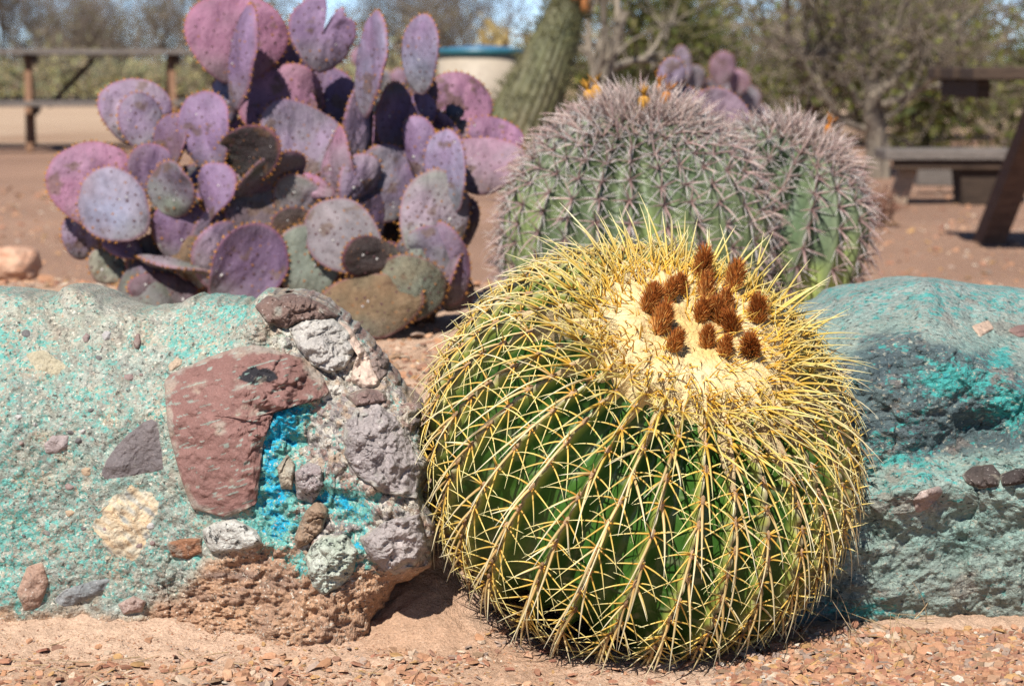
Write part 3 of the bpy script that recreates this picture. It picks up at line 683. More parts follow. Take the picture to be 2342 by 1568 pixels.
# woolly crown: cream felt that runs out along each rib
nw, na = 120, NR * 26
sg = np.linspace(0, 1, nw); ph0 = np.arange(na) / na * 2 * np.pi
x = ph0 / (2 * np.pi) * NR; fr = np.abs(x - np.round(x)) * 2; kk = np.round(x).astype(int) % NR
arm = RG.uniform(0.50, 0.86, NR)[kk]
edge = 0.43 + (arm - 0.43) * np.clip(1 - fr / 0.42, 0, 1) ** 0.7 + 0.02 * fbm(np.stack([np.cos(ph0) * 6, np.sin(ph0) * 6, 0 * ph0], -1), 3, 15)
TH = 0.0004 + sg[:, None] * edge[None]; PH = np.broadcast_to(GB.warp(ph0)[None], TH.shape)
pos, n, t, b = GB.frame(TH, PH)
und = -GB.depth(TH) * (np.sin(np.broadcast_to(fr, TH.shape) * np.pi / 2) ** 0.72)
thick = 0.012 * (1 - sg[:, None] ** 6) + 0.010 * fbm(pos * 40, 4, 17) * (1 - sg[:, None] ** 4) + 0.002 * fbm(pos * 190, 3, 18)
thick = thick * (1 - 0.45 * sstep(0.34, 0.42, TH)) - 0.006 * sg[:, None] ** 10
pos = pos + n * (np.maximum(und, -0.02) + thick)[..., None]
wc = mixc(lin(244, 220, 170, .84), lin(240, 204, 136, .82), np.clip(0.4 + 0.8 * fbm(pos * 45, 4, 19), 0, 1))
mid = sstep(0.19, 0.05, TH); wc = mixc(wc, lin(226, 186, 110, .84), mid * 0.6)
wc = mixc(wc, lin(190, 165, 130, .8), sstep(0.42, 0.6, TH) * 0.6)
mb = MB(); mb.add(pos.reshape(-1, 3), grid_faces(nw, na, True)[:, ::-1], wc.reshape(-1, 3))
# short felt hairs
M_ = 5200
tz = 0.34 * np.sqrt(RG.random(M_)); pz = RG.uniform(0, 2 * np.pi, M_)
p, nn, tt, bb = GB.frame(tz, pz)
az = RG.uniform(0, 6.28, M_); el = RG.uniform(0.1, 0.9, M_); s = np.linspace(0, 1, 4)
dv = (np.cos(az)[:, None] * tt + np.sin(az)[:, None] * bb) * np.cos(el)[:, None] + nn * np.sin(el)[:, None]
ln = RG.uniform(0.006, 0.014, M_)
L = (p + nn * 0.006)[:, None] + ln[:, None, None] * (s[None, :, None] * dv[:, None] - 0.4 * (s ** 2)[None, :, None] * nn[:, None])
tubes(mb, L, (0.0005 * (1 - s) + 0.0001)[None], lin(244, 220, 168, .84)[None, None] * RG.uniform(0.8, 1.1, M_)[:, None, None], 0, 3)
mb.build('wool_crown', M['wool'], gb)
# areole felt pads along the ribs
mb = GBB
p, nn, tt, bb = GB.frame(ar[:, 0], ar[:, 1])
for i in range(len(ar)):
    la = np.linspace(0, np.pi / 2, 4)[:, None]; lo = (np.arange(8) / 8 * 2 * np.pi)[None]
    e = p[i] + (0.0075 * np.sin(la) * np.cos(lo))[..., None] * tt[i] + (0.0032 * np.sin(la) * np.sin(lo))[..., None] * bb[i] + (0.0028 * np.cos(la) + 0 * lo)[..., None] * nn[i]
    cc = lin(196, 160, 122, .75) if ar[i, 0] < 1.4 else lin(150, 118, 88, .75)
    mb.add(e.reshape(-1, 3), grid_faces(4, 8, True), cc * RG.uniform(0.75, 1.15), 1)
mb.build('body', [M['barrel_skin'], M['wool']], gb)

# dried flowers on the crown
def px_on_barrel(B, u, v, lift=0.0):
    d = P(u, v, 1.0) - np.array([0, 0, CAM_H]); d = d / np.linalg.norm(d)
    ths = np.linspace(0.01, 0.9, 130); phs = np.linspace(0, 2 * np.pi, 260)
    T, Q = np.meshgrid(ths, phs, indexing='ij'); p, n, _, _ = B.frame(T, Q)
    w_ = p - np.array([0, 0, CAM_H]); k = w_ @ d
    dist = np.linalg.norm(w_ - k[..., None] * d, axis=-1) + 10 * ((n @ d) > 0)
    i = np.unravel_index(dist.argmin(), dist.shape); return p[i], n[i]
tufts = [(1370, 400, 1.25), (1392, 500, 1.0), (1285, 470, .95), (1210, 505, .95), (1118, 560, 1.15), (1140, 500, .8), (1165, 670, 1.1), (1235, 745, 1.15), (1525, 460, 1.15), (1372, 600, .85),
         (1490, 570, .95), (1465, 620, .9), (1650, 615, 1.15), (1548, 665, 1.0), (1405, 735, .95), (1480, 775, 1.05), (1615, 770, 1.05)]
for i, (zx, zy, sc_) in enumerate(tufts):
    pu, pv = zx / 2.0835 + 936.8, zy / 2.0835 + 421.5
    p, n = px_on_barrel(GB, pu, pv + 36)
    p = p + n * 0.006
    ax = norm(n * 0.8 + np.array([0, 0, 0.75]) + RG.normal(0, 0.30, 3)); sc_ = sc_ * RG.uniform(.75, 1.2); e1 = norm(np.cross(ax, np.array([0.3, 1, 0.1]))); e2 = np.cross(ax, e1)
    mb = MB()
    la = np.linspace(0, np.pi, 8)[:, None]; lo = (np.arange(10) / 10 * 2 * np.pi)[None]
    H = 0.036 * sc_; W_ = 0.0070 * sc_
    core = p + ((0.45 * H - 0.45 * H * np.cos(la)) + 0 * lo)[..., None] * ax + (W_ * np.sin(la) * np.cos(lo))[..., None] * e1 + (W_ * np.sin(la) * np.sin(lo))[..., None] * e2
    mb.add(core.reshape(-1, 3), grid_faces(8, 10, True)[:, ::-1], lin(84, 44, 18, .75))
    m = 460
    h = RG.random(m) ** 0.8; a = RG.uniform(0, 6.28, m); s = np.linspace(0, 1, 5)
    rad = np.cos(a)[:, None] * e1 + np.sin(a)[:, None] * e2
    st = p + (h * H * 0.85)[:, None] * ax + rad * (W_ * np.sin(np.clip(h, 0.05, 1) ** 0.7 * np.pi * 0.93))[:, None] * 0.9
    up = RG.uniform(1.2, 3.0, m)
    dv = norm(rad * (0.85 - 0.65 * h)[:, None] + ax * up[:, None] * 0.85 + RG.normal(0, 0.24, (m, 3)))
    ln = RG.uniform(0.007, 0.015, m) * sc_
    L = st[:, None] + ln[:, None, None] * (s[None, :, None] * dv[:, None] + 0.22 * (s ** 2)[None, :, None] * rad[:, None])
    pale = (RG.random(m) < np.clip(0.85 - h * 1.1, 0.10, 0.8))
    c0 = np.where(pale[:, None], lin(214, 168, 104, .85), lin(196, 122, 52, .9)); c1 = np.where(pale[:, None], lin(206, 140, 66, .9), lin(150, 78, 32, .85))
    cc = c0[:, None] + (c1 - c0)[:, None] * s[None, :, None]; cc = cc * RG.uniform(0.7, 1.3, m)[:, None, None]
    tubes(mb, L, (0.0006 * (1 - s ** 1.5) + 0.0001)[None], cc, 0, 4, rad, 1.6)
    mb.build('dried_flower', M['dry'], gb)

# ------------------------------------------------------------------ fishhook barrel cacti behind
GA = ramp(lin(150, 132, 124, .72), lin(196, 186, 180, .85), lin(214, 206, 200, .88), 0.18)
GC = ramp(lin(116, 86, 82, .8), lin(160, 130, 124, .8), lin(200, 170, 162, .85), 0.2)
GP = ramp(lin(140, 106, 98, .70), lin(192, 164, 152, .76), lin(216, 200, 190, .80), 0.22)
def gen_fish(th, rg, pale=False):
    out = []; young = float(sstep(0.50, 0.10, np.array(th)))
    k = 10
    for j in range(k):
        if pale and th > .8 and rg.random() < .35: continue
        out.append(((j + 0.5) / k * 2 * math.pi, 0.32 + 0.5 * young + rg.uniform(-.1, .25), 0.043 * (1 + .3 * young), 0.0011, 1.0, 0.06, GP if rg.random() < young else GA))
    for a in (0.4, 1.9, 3.4, 5.0):
        out.append((a, 0.85 + 0.25 * young, 0.050 * (1 + .45 * young), 0.0015, 1.2, 0.06, GP if rg.random() < 0.5 + young * .3 else GC))
    out.append((rg.normal(0, 0.3), 1.0 + .2 * young, 0.060 * (1 + .35 * young), 0.0018, 1.3, 0.25, GC if rg.random() < .6 - young * .3 else GP))
    return out
def fishhook(cen, axis, R, Ht, Hb, nr, label, seed, fruits):
    B = Barrel(cen, axis, R, Ht, Hb, nr, 0.036, 0.20, e=0.84, dip=0.004, seed=seed, twist=0.12)
    rg = np.random.default_rng(seed)
    o = thing('fishhook_barrel_cactus', (float(cen[0]), float(cen[1]), gz(cen[0], cen[1])), label, 'cactus', 'barrel cacti behind the golden one')
    npp, ntt = nr * 14, 120
    ph0 = np.arange(npp) / npp * 2 * np.pi; th = np.linspace(0.03, np.pi - 0.1, ntt)
    TH, PH0 = np.meshgrid(th, ph0, indexing='ij')
    pos, n, t, b = B.frame(TH, B.warp(PH0))
    x = PH0 / (2 * np.pi) * nr; fr = np.abs(x - np.round(x)) * 2
    pos = pos - n * (B.depth(TH) * np.sin(fr * np.pi / 2) ** 0.9)[..., None]
    c = mixc(lin(88, 108, 74, .62), lin(118, 130, 92, .62), np.clip(0.5 + 0.9 * fbm(pos * 9, 4, seed), 0, 1))
    c = mixc(c, lin(168, 184, 98, .78), sstep(0.7, 1.2, TH) * sstep(-0.3, 0.3, fbm(pos * 7, 3, seed + 1)) * (.95 if nr < 20 else .35))
    c = mixc(c, lin(120, 130, 96, .68), sstep(0.3, 0.05, fr) * 0.6)
    mb = MB(); mb.add(pos.reshape(-1, 3), grid_faces(ntt, npp, True)[:, ::-1], c.reshape(-1, 3)); mb.build('body', M['fishhook_skin'], o)
    ar = []
    for k in range(nr):
        tt = 0.10 + rg.uniform(0, 0.12)
        while tt < 2.3:
            ar.append((tt, float(B.crest_ph(k)))); tt += (0.125 + 0.035 * float(sstep(0.2, 0.9, np.array(tt)))) * rg.uniform(0.85, 1.15) * 0.25 / R
    ar = np.array(ar)
    mb = MB(); spine_set(B, ar, (lambda t_, r_: gen_fish(t_, r_, nr < 20)), mb, K=5, sides=4, wobble=0.2, rg=rg)
    s = mb.build('spines', M['spine'], o); s['kind'] = 'stuff'
    for (u, v, ln, rd, tone) in fruits:          # dried fruits standing among the top spines
        p, nn = px_on_barrel(B, u, v + 22)
        mb = MB(); ax = norm(nn + np.array([0, 0, 0.7]) + rg.normal(0, .2, 3)); e1 = norm(np.cross(ax, np.array([.3, 1, .1]))); e2 = np.cross(ax, e1)
        la = np.linspace(0, np.pi, 9)[:, None]; lo = (np.arange(12) / 12 * 2 * np.pi)[None]
        rr = rd * np.sin(la) ** 0.7 * (1 + 0.12 * np.cos(5 * lo))
        v_ = p + nn * 0.012 + ((1 - np.cos(la)) * 0.5 * ln + 0 * lo)[..., None] * ax + (rr * np.cos(lo))[..., None] * e1 + (rr * np.sin(lo))[..., None] * e2
        mb.add(v_.reshape(-1, 3), grid_faces(9, 12, True)[:, ::-1], tone)
        s_ = np.linspace(0, 1, 4); a = rg.uniform(0, 6.28, 26); d = norm(np.cos(a)[:, None] * e1 * .6 + np.sin(a)[:, None] * e2 * .6 + ax)
        L = (p + nn * 0.012 + ax * ln * 0.95)[None, None] + (s_[None, :, None] * d[:, None]) * rg.uniform(0.012, 0.03, 26)[:, None, None]
        tubes(mb, L, (0.002 * (1 - s_) + .0003)[None], tone * 0.85, 0, 4)
        mb.build('dried_fruit', M['dry'], o)
    return B
YF = lin(206, 150, 60, .75); YO = lin(190, 120, 50, .75)
fishhook(P(1456, 565, 3.80), (0.03, -0.26, 0.97), 0.270, 0.280, 0.33, 24, 'big grey-green barrel cactus with yellow dried fruits on top, directly behind the golden barrel', 21,
         [(1360, 180, 0.035, 0.012, YF), (1345, 200, 0.03, 0.011, YF), (1500, 215, 0.03, 0.010, YO), (1475, 250, 0.034, 0.012, YF), (1515, 235, 0.03, 0.01, YO)])
fishhook(P(1726, 556, 3.98), (0.42, -0.26, 0.87), 0.226, 0.246, 0.27, 16, 'smaller pink-spined barrel cactus with pale green ribs, beside the right boulder', 22,
         [(1885, 290, 0.03, 0.011, YO)])

# ------------------------------------------------------------------ prickly pears
RP = np.random.default_rng(9)
PINK = lin(186, 118, 150, .72); LILAC = lin(164, 130, 166, .72); PURP = lin(132, 98, 136, .72); BLUE = lin(150, 148, 172, .72)
GREY = lin(142, 132, 138, .72); GREEN = lin(140, 148, 130, .72); DARK = lin(84, 72, 70, .72); MAUVE = lin(176, 152, 164, .72); MAR = lin(128, 92, 104, .72); TAN = lin(160, 122, 86, .72)
def pad(parent, u, v, W, H, roll, yaw, pitch, y, col, col2=None, thick=0.022, notch=0, seed=0, mat='pad', dots=True, bend=0.0, scale=None, label=None, dsp=0.020, white=4):
    """one flat joint. W, H true size in layout pixels at that distance; roll in the picture plane, yaw about its long axis, pitch leaning"""
    rg = np.random.default_rng(seed + 1000)
    GY = lambda q: (lambda a: (a * .90 + a.mean() * .10) * .65)(np.asarray(q, float))
    col = GY(col); col2 = None if col2 is None else GY(col2)
    mpp = y / FPX; w, h = W * mpp / 2 * 1.06, H * mpp / 2 * 1.05
    na, nr = 96, 26
    a = np.arange(na) / na * 2 * np.pi
    egg = lambda z: 1 + 0.20 * z - 0.10 * z * z
    ring = np.stack([np.cos(a), np.sin(a), 0 * a + seed], -1)
    rm = 1 + 0.06 * fbm(ring * 1.5, 3, seed)
    for k in range(notch):
        a0 = rg.uniform(0.2, 2.9); rm = rm - rg.uniform(0.18, 0.42) * np.exp(-((np.mod(a - a0 + np.pi, 2 * np.pi) - np.pi) / rg.uniform(0.10, 0.25)) ** 2)
    if notch: rm = rm * (1 + 0.06 * fbm(ring * 5, 3, seed + 2))
    s = np.sin(np.linspace(0, 1, nr) * np.pi / 2); s[0] = 0.01
    R = rotz(0) 
    Rt = roty(math.radians(roll)) @ rotx(math.radians(pitch)) @ rotz(math.radians(yaw))
    cup, tws = rg.normal(0, .22), rg.normal(0, .28)
    W_ = 1.0
    cen = P(u, v, y)
    def surf(sx, sz, side):
        """face point from in-plane unit coords"""
        q = np.sqrt(sx ** 2 + sz ** 2)
        t = thick / 2 * (1 - np.clip(q, 0, 1) ** 3.2) ** 0.55 * (1 - 0.35 * np.clip(sz, -1, 1) ** 2 * (sz > 0))
        X = sx * w * egg(sz); Zz = sz * h
        Yy = side * t + cup * (sx ** 2 - .3) * w + tws * sx * sz * w + bend * (sz ** 2) * h + 0.12 * w * fbm(np.stack([sx * 1.3, sz * 1.3, 0 * sx + seed * 1.7], -1), 2, seed)
        return np.stack([X, Yy, Zz], -1)
    sx = s[:, None] * rm * np.cos(a); sz = s[:, None] * rm * np.sin(a)
    rr = s[:, None] + 0 * a
    def surf_r(side):
        t = thick / 2 * (1 - rr ** 3.2) ** 0.55 + 0.0034 * fbm(np.stack([sx * w * 60, 0 * sx + side, sz * h * 18 + seed], -1), 3, seed + 5) * (1 - rr ** 6)
        p = surf(sx / np.maximum(rm, 1e-3) * 1.0, sz / np.maximum(rm, 1e-3), 0)
        p[..., 0] = sx * w * egg(sz); p[..., 2] = sz * h; p[..., 1] += side * t
        return p
    na_ = na
    Fp = surf_r(-1); Bp = surf_r(1)[::-1][1:]
    Vv = np.concatenate([Fp, Bp], 0)
    pw = Vv @ Rt.T + cen
    c2 = col * 0.8 if col2 is None else col2
    nz = np.clip(0.5 + 0.9 * fbm(pw * 11 + seed, 3, seed + 4) , 0, 1)
    c = mixc(col, c2, nz)
    wr = fbm(np.stack([Vv[..., 0] * 55, Vv[..., 1] * 20, Vv[..., 2] * 16 + seed], -1), 3, seed + 9)
    c = c * (1 + 0.22 * wr)[..., None]
    zz_ = np.concatenate([sz, sz[::-1][1:]], 0)
    c = mixc(c, lin(128, 126, 112, .5), sstep(-.1, -.95, zz_ + .35 * fbm(pw * 14, 3, seed + 11)) * .55)
    c = mixc(c, lin(112, 84, 64, .5), sstep(.30, .42, fbm(pw * 24 + seed, 4, seed + 12)) * .7)
    rim = sstep(0.90, 1.0, np.concatenate([rr, rr[::-1][1:]], 0))
    c = mixc(c, lin(150, 88, 104, .7), rim * 0.45)
    mb = MB(); mb.add(pw.reshape(-1, 3), grid_faces(2 * nr - 1, na, True), c.reshape(-1, 3), 0)
    if dots:
        pts = []; 
        ii = int(2 * w / dsp) + 2; jj = int(2 * h / (dsp * 0.87)) + 2
        for j in range(-jj, jj + 1):
            for i in range(-ii, ii + 1):
                X = (i + 0.5 * (j % 2)) * dsp + rg.normal(0, dsp * .10); Zz = j * dsp * 0.87 + rg.normal(0, dsp * .10)
                z_ = Zz / h; x_ = X / (w * max(egg(z_), 0.3))
                q = math.hypot(x_, z_)
                aa = math.atan2(z_, x_); lim = np.interp(aa % (2 * np.pi), np.append(a, 2 * np.pi), np.append(rm, rm[0]))
                if q < 0.90 * lim: pts.append((x_, z_, 0.0024, -1)); pts.append((x_, z_, 0.0024, 1))
        pts = np.array(pts) if pts else np.zeros((0, 4))
        if len(pts):
            base = np.concatenate([surf(pts[k:k + 1, 0], pts[k:k + 1, 1], pts[k, 3]) for k in range(len(pts))])
            oct_ = np.array([[1, 0, 0], [0.5, 0, 0.87], [-0.5, 0, 0.87], [-1, 0, 0], [-0.5, 0, -0.87], [0.5, 0, -0.87], [0, 1, 0]]) 
            fo = np.array([[0, 1, 6], [1, 2, 6], [2, 3, 6], [3, 4, 6], [4, 5, 6], [5, 0, 6]])
            sz_ = rg.uniform(0.0017, 0.0032, len(pts))
            vv = base[:, None] + oct_[None] * sz_[:, None, None] * np.stack([np.ones(len(pts)), pts[:, 3], np.ones(len(pts))], -1)[:, None]
            ff = fo[None] + (np.arange(len(pts)) * 7)[:, None, None]
            tone = np.where(rg.random(len(pts))[:, None] < 0.25, lin(150, 100, 60, .7), lin(88, 60, 62, .7))
            mb.add((vv @ Rt.T + cen).reshape(-1, 3), ff.reshape(-1, 3), np.repeat(tone, 7, 0), 1)
        # margin tufts
        nm = int(2 * np.pi * (w + h) / 2 / 0.013)
        am = np.arange(nm) / nm * 2 * np.pi + rg.normal(0, 0.02, nm); am = am[(np.sin(am) > -0.75)]
        rmm = np.interp(np.mod(am, 2 * np.pi), np.append(a, 2 * np.pi), np.append(rm, rm[0])); zz = np.sin(am) * rmm; xx = np.cos(am) * rmm
        mid_ = surf(np.cos(am), np.sin(am), 0); mid_[:, 0] = xx * w * egg(zz); mid_[:, 2] = zz * h
        out = norm(np.stack([np.cos(am), 0 * am, np.sin(am)], -1))
        k = 7
        dirs = norm(out[:, None] + rg.normal(0, 0.55, (len(am), k, 3)))
        ss = np.linspace(0, 1, 3)
        L = (mid_ - out * 0.001)[:, None, None] + ss[None, None, :, None] * dirs[:, :, None] * rg.uniform(0.003, 0.0075, (len(am), k))[:, :, None, None]
        L = L.reshape(-1, 3, 3) @ Rt.T + cen
        tubes(mb, L, (0.0011 * (1 - ss) + .0003)[None], (lin(186, 128, 62, .72) * rg.uniform(.6, 1.3, (len(am) * k, 1)))[:, None], 1, 3)
    for k in range((white + 2) // 3):     # white cottony insect specks
        aa, qq = rg.uniform(0, 6.28), rg.uniform(0.1, 0.85)
        bp = surf(np.array([qq * math.cos(aa)]), np.array([qq * math.sin(aa)]), -1)[0]
        la = np.linspace(0, np.pi, 5)[:, None]; lo = (np.arange(7) / 7 * 2 * np.pi)[None]; r_ = rg.uniform(0.0012, 0.0034)
        sp = bp + r_ * np.stack([np.sin(la) * np.cos(lo), 0.7 * np.cos(la) + 0 * lo, np.sin(la) * np.sin(lo) * rg.uniform(.8, 1.6)], -1)
        mb.add((sp @ Rt.T + cen).reshape(-1, 3), grid_faces(5, 7, True), lin(205, 198, 192, .6), 1)
    o = mb.build('pad', [M[mat], M['glochid']], parent)
    if label: o['label'] = label
    return o
b0 = base_at(640, 4.0)
pp = thing('purple_prickly_pear', b0, 'clump of purple prickly pear with many round pads, behind the left boulder', 'cactus')
PADS = [  # u, v, W, H, roll, yaw, pitch, dist, colour, second colour, options
    (540, 92, 216, 200, 4, 14, -6, 4.08, PINK, lin(160, 104, 130, .72), dict(bend=.05)),
    (548, 132, 130, 235, 9, -63, 0, 3.98, LILAC, PURP, dict(bend=.12)),
    (737, 78, 140, 165, 4, 10, -4, 4.02, LILAC, PURP, dict(notch=4)),
    (668, 140, 100, 130, 16, 20, 8, 4.16, PURP, LILAC, dict()),
    (850, 150, 140, 232, 8, -62, 0, 3.98, LILAC, BLUE, dict()),
    (965, 126, 100, 176, 2, -36, -2, 4.05, BLUE, LILAC, dict()),
    (650, 250, 182, 190, -18, 14, -14, 4.10, PINK, lin(170, 118, 140, .72), dict()),
    (752, 238, 124, 165, -6, 20, -12, 4.16, PURP, MAR, dict()),
    (308, 256, 156, 146, 6, 12, -10, 4.12, MAUVE, LILAC, dict()),
    (322, 278, 96, 128, -4, 14, -16, 4.04, GREY, LILAC, dict()),
    (394, 325, 86, 130, 8, -30, -6, 4.00, PURP, MAR, dict()),
    (473, 306, 128, 190, -8, -24, -8, 3.97, LILAC, PURP, dict(bend=.06)),
    (212, 424, 190, 196, -14, 10, -12, 4.02, PINK, lin(172, 124, 150, .72), dict()),
    (260, 474, 150, 196, -48, 8, -22, 3.93, BLUE, MAUVE, dict(white=9)),
    (342, 392, 100, 122, 10, 18, -4, 3.99, MAR, PURP, dict()),
    (565, 352, 118, 210, 68, 8, 38, 3.93, DARK, lin(70, 58, 58, .72), dict(mat='pad_dry', label='dark brown drooping pad', white=7)),
    (690, 320, 190, 180, 14, 10, -24, 4.02, GREY, LILAC, dict(bend=.15)),
    (766, 380, 110, 176, 4, -48, -6, 3.97, MAUVE, PINK, dict(bend=.1)),
    (822, 290, 110, 196, 4, 58, 0, 4.06, LILAC, MAUVE, dict()),
    (898, 272, 110, 160, 4, 48, 4, 4.10, PURP, DARK, dict()),  # shaded pad: its shade is mixed in as the dark second colour
    (958, 262, 76, 96, 10, -20, -6, 4.12, LILAC, PURP, dict()),
    (1046, 250, 152, 160, 0, 6, -8, 4.30, lin(196, 146, 170, .72), PINK, dict()),
    (1032, 282, 78, 82, -8, 20, 6, 4.16, lin(98, 100, 124, .72), DARK, dict(notch=4, label='torn slate blue pad')),
    (957, 338, 80, 140, -6, -24, -6, 4.02, LILAC, PURP, dict()),
    (1132, 318, 124, 96, 16, 8, -14, 4.08, LILAC, PINK, dict()),
    (1098, 378, 190, 132, -4, 6, -18, 4.02, MAUVE, PINK, dict(white=6)),
    (1026, 392, 104, 190, -10, -34, -12, 3.94, BLUE, LILAC, dict(white=7)),
    (890, 424, 164, 176, 28, 12, -16, 4.02, GREY, PURP, dict(white=8)),
    (990, 505, 150, 226, 10, 10, -10, 3.92, MAUVE, lin(158, 162, 146, .72), dict(dsp=.016, white=7)),
    (832, 480, 100, 170, -16, 40, 10, 3.98, DARK, PURP, dict()),  # pad in shadow, the shadow painted as a dark main colour
    (716, 428, 52, 122, -72, 8, -30, 3.94, PINK, MAUVE, dict(notch=3)),
    (610, 480, 180, 200, -8, 8, -8, 3.96, lin(124, 116, 112, .72), MAR, dict(white=9)),
    (492, 440, 104, 132, 12, -40, 0, 3.94, PURP, LILAC, dict()),
    (398, 510, 104, 156, 10, 16, -12, 3.98, GREEN, lin(152, 160, 146, .72), dict(white=6)),
    (562, 612, 156, 206, 42, 10, -12, 3.84, PURP, lin(112, 86, 106, .72), dict(white=10)),
    (704, 602, 150, 176, 10, 6, -10, 3.88, lin(128, 130, 112, .72), GREEN, dict(white=8)),
    (790, 545, 150, 220, -52, 8, -20, 3.86, GREY, lin(156, 140, 140, .72), dict(bend=.12, white=8)),
    (852, 588, 92, 150, -86, 6, 30, 3.83, lin(104, 76, 66, .72), DARK, dict(mat='pad_dry', label='brown drying pad', white=8)),
    (1056, 525, 90, 150, 6, 52, 6, 3.96, PURP, DARK, dict()),  # shadowed pad at the clump's edge, shade put into its second colour
    (1000, 640, 80, 86, -20, 10, -16, 3.92, MAUVE, LILAC, dict()),
    (1040, 670, 90, 90, 30, 20, -10, 3.96, GREY, PURP, dict()),
    (352, 610, 120, 150, 4, 22, 10, 3.98, lin(96, 84, 92, .72), DARK, dict()),  # low pad in shade; both its colours are darkened for that
    (436, 590, 86, 100, 10, 10, -8, 3.94, TAN, lin(130, 110, 90, .72), dict(mat='pad_dry', label='tan scarred pad')),
    (244, 612, 90, 76, 30, 6, -20, 4.00, GREEN, TAN, dict()),
    (192, 540, 100, 104, 16, 10, -12, 4.06, MAUVE, PURP, dict()),
    (280, 560, 60, 110, -60, 20, -10, 3.95, MAR, PURP, dict()),
    (672, 520, 100, 90, 0, 10, -8, 3.92, lin(150, 106, 72, .72), DARK, dict(mat='pad_dry', label='orange brown scarred pad')),
    (372, 670, 150, 90, 4, 6, -20, 3.92, MAR, DARK, dict(white=8)),
    (468, 550, 80, 136, 6, 20, 4, 4.02, lin(112, 122, 112, .72), DARK, dict()),
    (850, 700, 230, 150, -6, 6, -22, 3.80, TAN, lin(140, 128, 100, .72), dict(mat='pad_dry', label='woody brown base pad', white=8)),
    (935, 660, 170, 150, 10, 6, -12, 3.83, lin(150, 130, 98, .72), GREEN, dict(mat='pad_dry', white=6)),
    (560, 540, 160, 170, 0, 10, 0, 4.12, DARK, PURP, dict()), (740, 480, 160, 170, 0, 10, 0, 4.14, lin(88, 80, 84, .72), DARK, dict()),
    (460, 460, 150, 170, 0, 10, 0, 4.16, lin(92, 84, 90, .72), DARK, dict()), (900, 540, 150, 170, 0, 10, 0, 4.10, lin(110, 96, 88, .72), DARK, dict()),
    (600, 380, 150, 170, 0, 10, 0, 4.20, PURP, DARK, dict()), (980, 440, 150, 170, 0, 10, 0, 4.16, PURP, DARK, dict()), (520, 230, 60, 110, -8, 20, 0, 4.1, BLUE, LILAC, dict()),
    (632, 190, 50, 100, 4, 40, 0, 4.14, lin(180, 122, 128, .72), PINK, dict()), (770, 620, 120, 120, 0, 10, 0, 4.02, DARK, TAN, dict()),
]
rf = np.random.default_rng(123)
for i in range(34):      # the crowded older pads deeper in the clump
    u_, v_ = rf.uniform(300, 1060), rf.uniform(400, 680)
    PADS.append((u_, v_, rf.uniform(90, 150), rf.uniform(120, 190), rf.normal(0, 40), rf.uniform(-65, 65), rf.normal(-8, 18), rf.uniform(3.90, 4.12),
                 [PURP, GREEN, PURP, GREY, LILAC, lin(118, 118, 104, .72)][rf.integers(6)], [DARK, MAR, PURP, MAUVE][rf.integers(4)], dict(white=int(rf.integers(0, 9)))))
for i in range(14):
    u_, v_ = rf.uniform(540, 1040), rf.uniform(210, 420)
    PADS.append((u_, v_, rf.uniform(80, 140), rf.uniform(120, 180), rf.normal(0, 20), rf.uniform(-65, 65), rf.normal(-2, 10), rf.uniform(4.12, 4.28), [PURP, LILAC, MAR, PINK][rf.integers(4)], [MAR, PURP, PINK][rf.integers(3)], dict(white=2)))
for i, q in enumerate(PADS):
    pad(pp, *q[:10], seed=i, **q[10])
mb = MB()   # woody crown of roots the pads grow from
for (u, v, r) in ((640, 690, .12), (850, 720, .11), (420, 700, .10)):
    c_ = P(u, v, 4.05); la = np.linspace(0, np.pi, 22)[:, None]; lo = (np.arange(36) / 36 * 2 * np.pi)[None]
    d_ = np.stack([np.sin(la) * np.cos(lo) * 1.25, np.sin(la) * np.sin(lo), np.cos(la) + 0 * lo], -1)
    v_ = c_ + d_ * r * (1 + 0.25 * fbm(d_ * 3 + u, 4, 6))[..., None]
    mb.add(v_.reshape(-1, 3), grid_faces(22, 36, True)[:, ::-1], mixc(lin(150, 110, 78, .7), lin(110, 84, 66, .7), np.clip(.5 + fbm(d_ * 5, 3, 3), 0, 1)).reshape(-1, 3))
mb.build('woody_base', M['pad_dry'], pp)

def small_pear(label, base, pads, u0, y0):
    o = thing('purple_prickly_pear', base, label, 'cactus', 'distant purple prickly pears')
    for i, q in enumerate(pads):
        q = q[:8] + (q[8] * .55 + GREY * .45, q[9] * .55 + GREY * .45)
        pad(o, *q, seed=300 + i + int(u0), dsp=0.03, white=0)
    return o
small_pear('low lilac prickly pear pads peeking up between the two grey-green barrels', base_at(1600, 4.7),
           [(1535, 178, 60, 90, 6, 10, 0, 4.75, LILAC, MAUVE), (1650, 262, 130, 110, 20, 8, -10, 4.6, PINK, MAUVE), (1600, 300, 130, 150, 0, 10, 0, 4.7, MAUVE, PURP), (1560, 270, 100, 140, -8, 10, 0, 4.8, PURP, MAR)], 1, 0)
small_pear('pink and lilac prickly pear in the blurred middle distance before the dense shrubs', base_at(1630, 11.0),
           [(1562, 146, 40, 80, -8, 10, 0, 10.8, LILAC, MAUVE), (1588, 182, 50, 62, 12, 10, 0, 10.9, MAUVE, GREY), (1652, 158, 58, 76, 8, 10, 0, 10.8, lin(170, 116, 124, .72), PINK), (1688, 190, 46, 60, 10, 10, 0, 10.9, lin(168, 104, 108, .72), PINK),
            (1640, 215, 70, 80, 0, 10, 0, 11, MAUVE, GREY), (1700, 232, 70, 80, 0, 10, 0, 11, GREY, MAUVE), (1660, 275, 90, 110, 0, 10, 0, 11.1, GREY, MAR), (1600, 265, 80, 110, 0, 10, 0, 11.1, GREY, PURP), (1720, 290, 90, 110, 0, 10, 0, 11.1, GREY, MAR)], 2, 0)
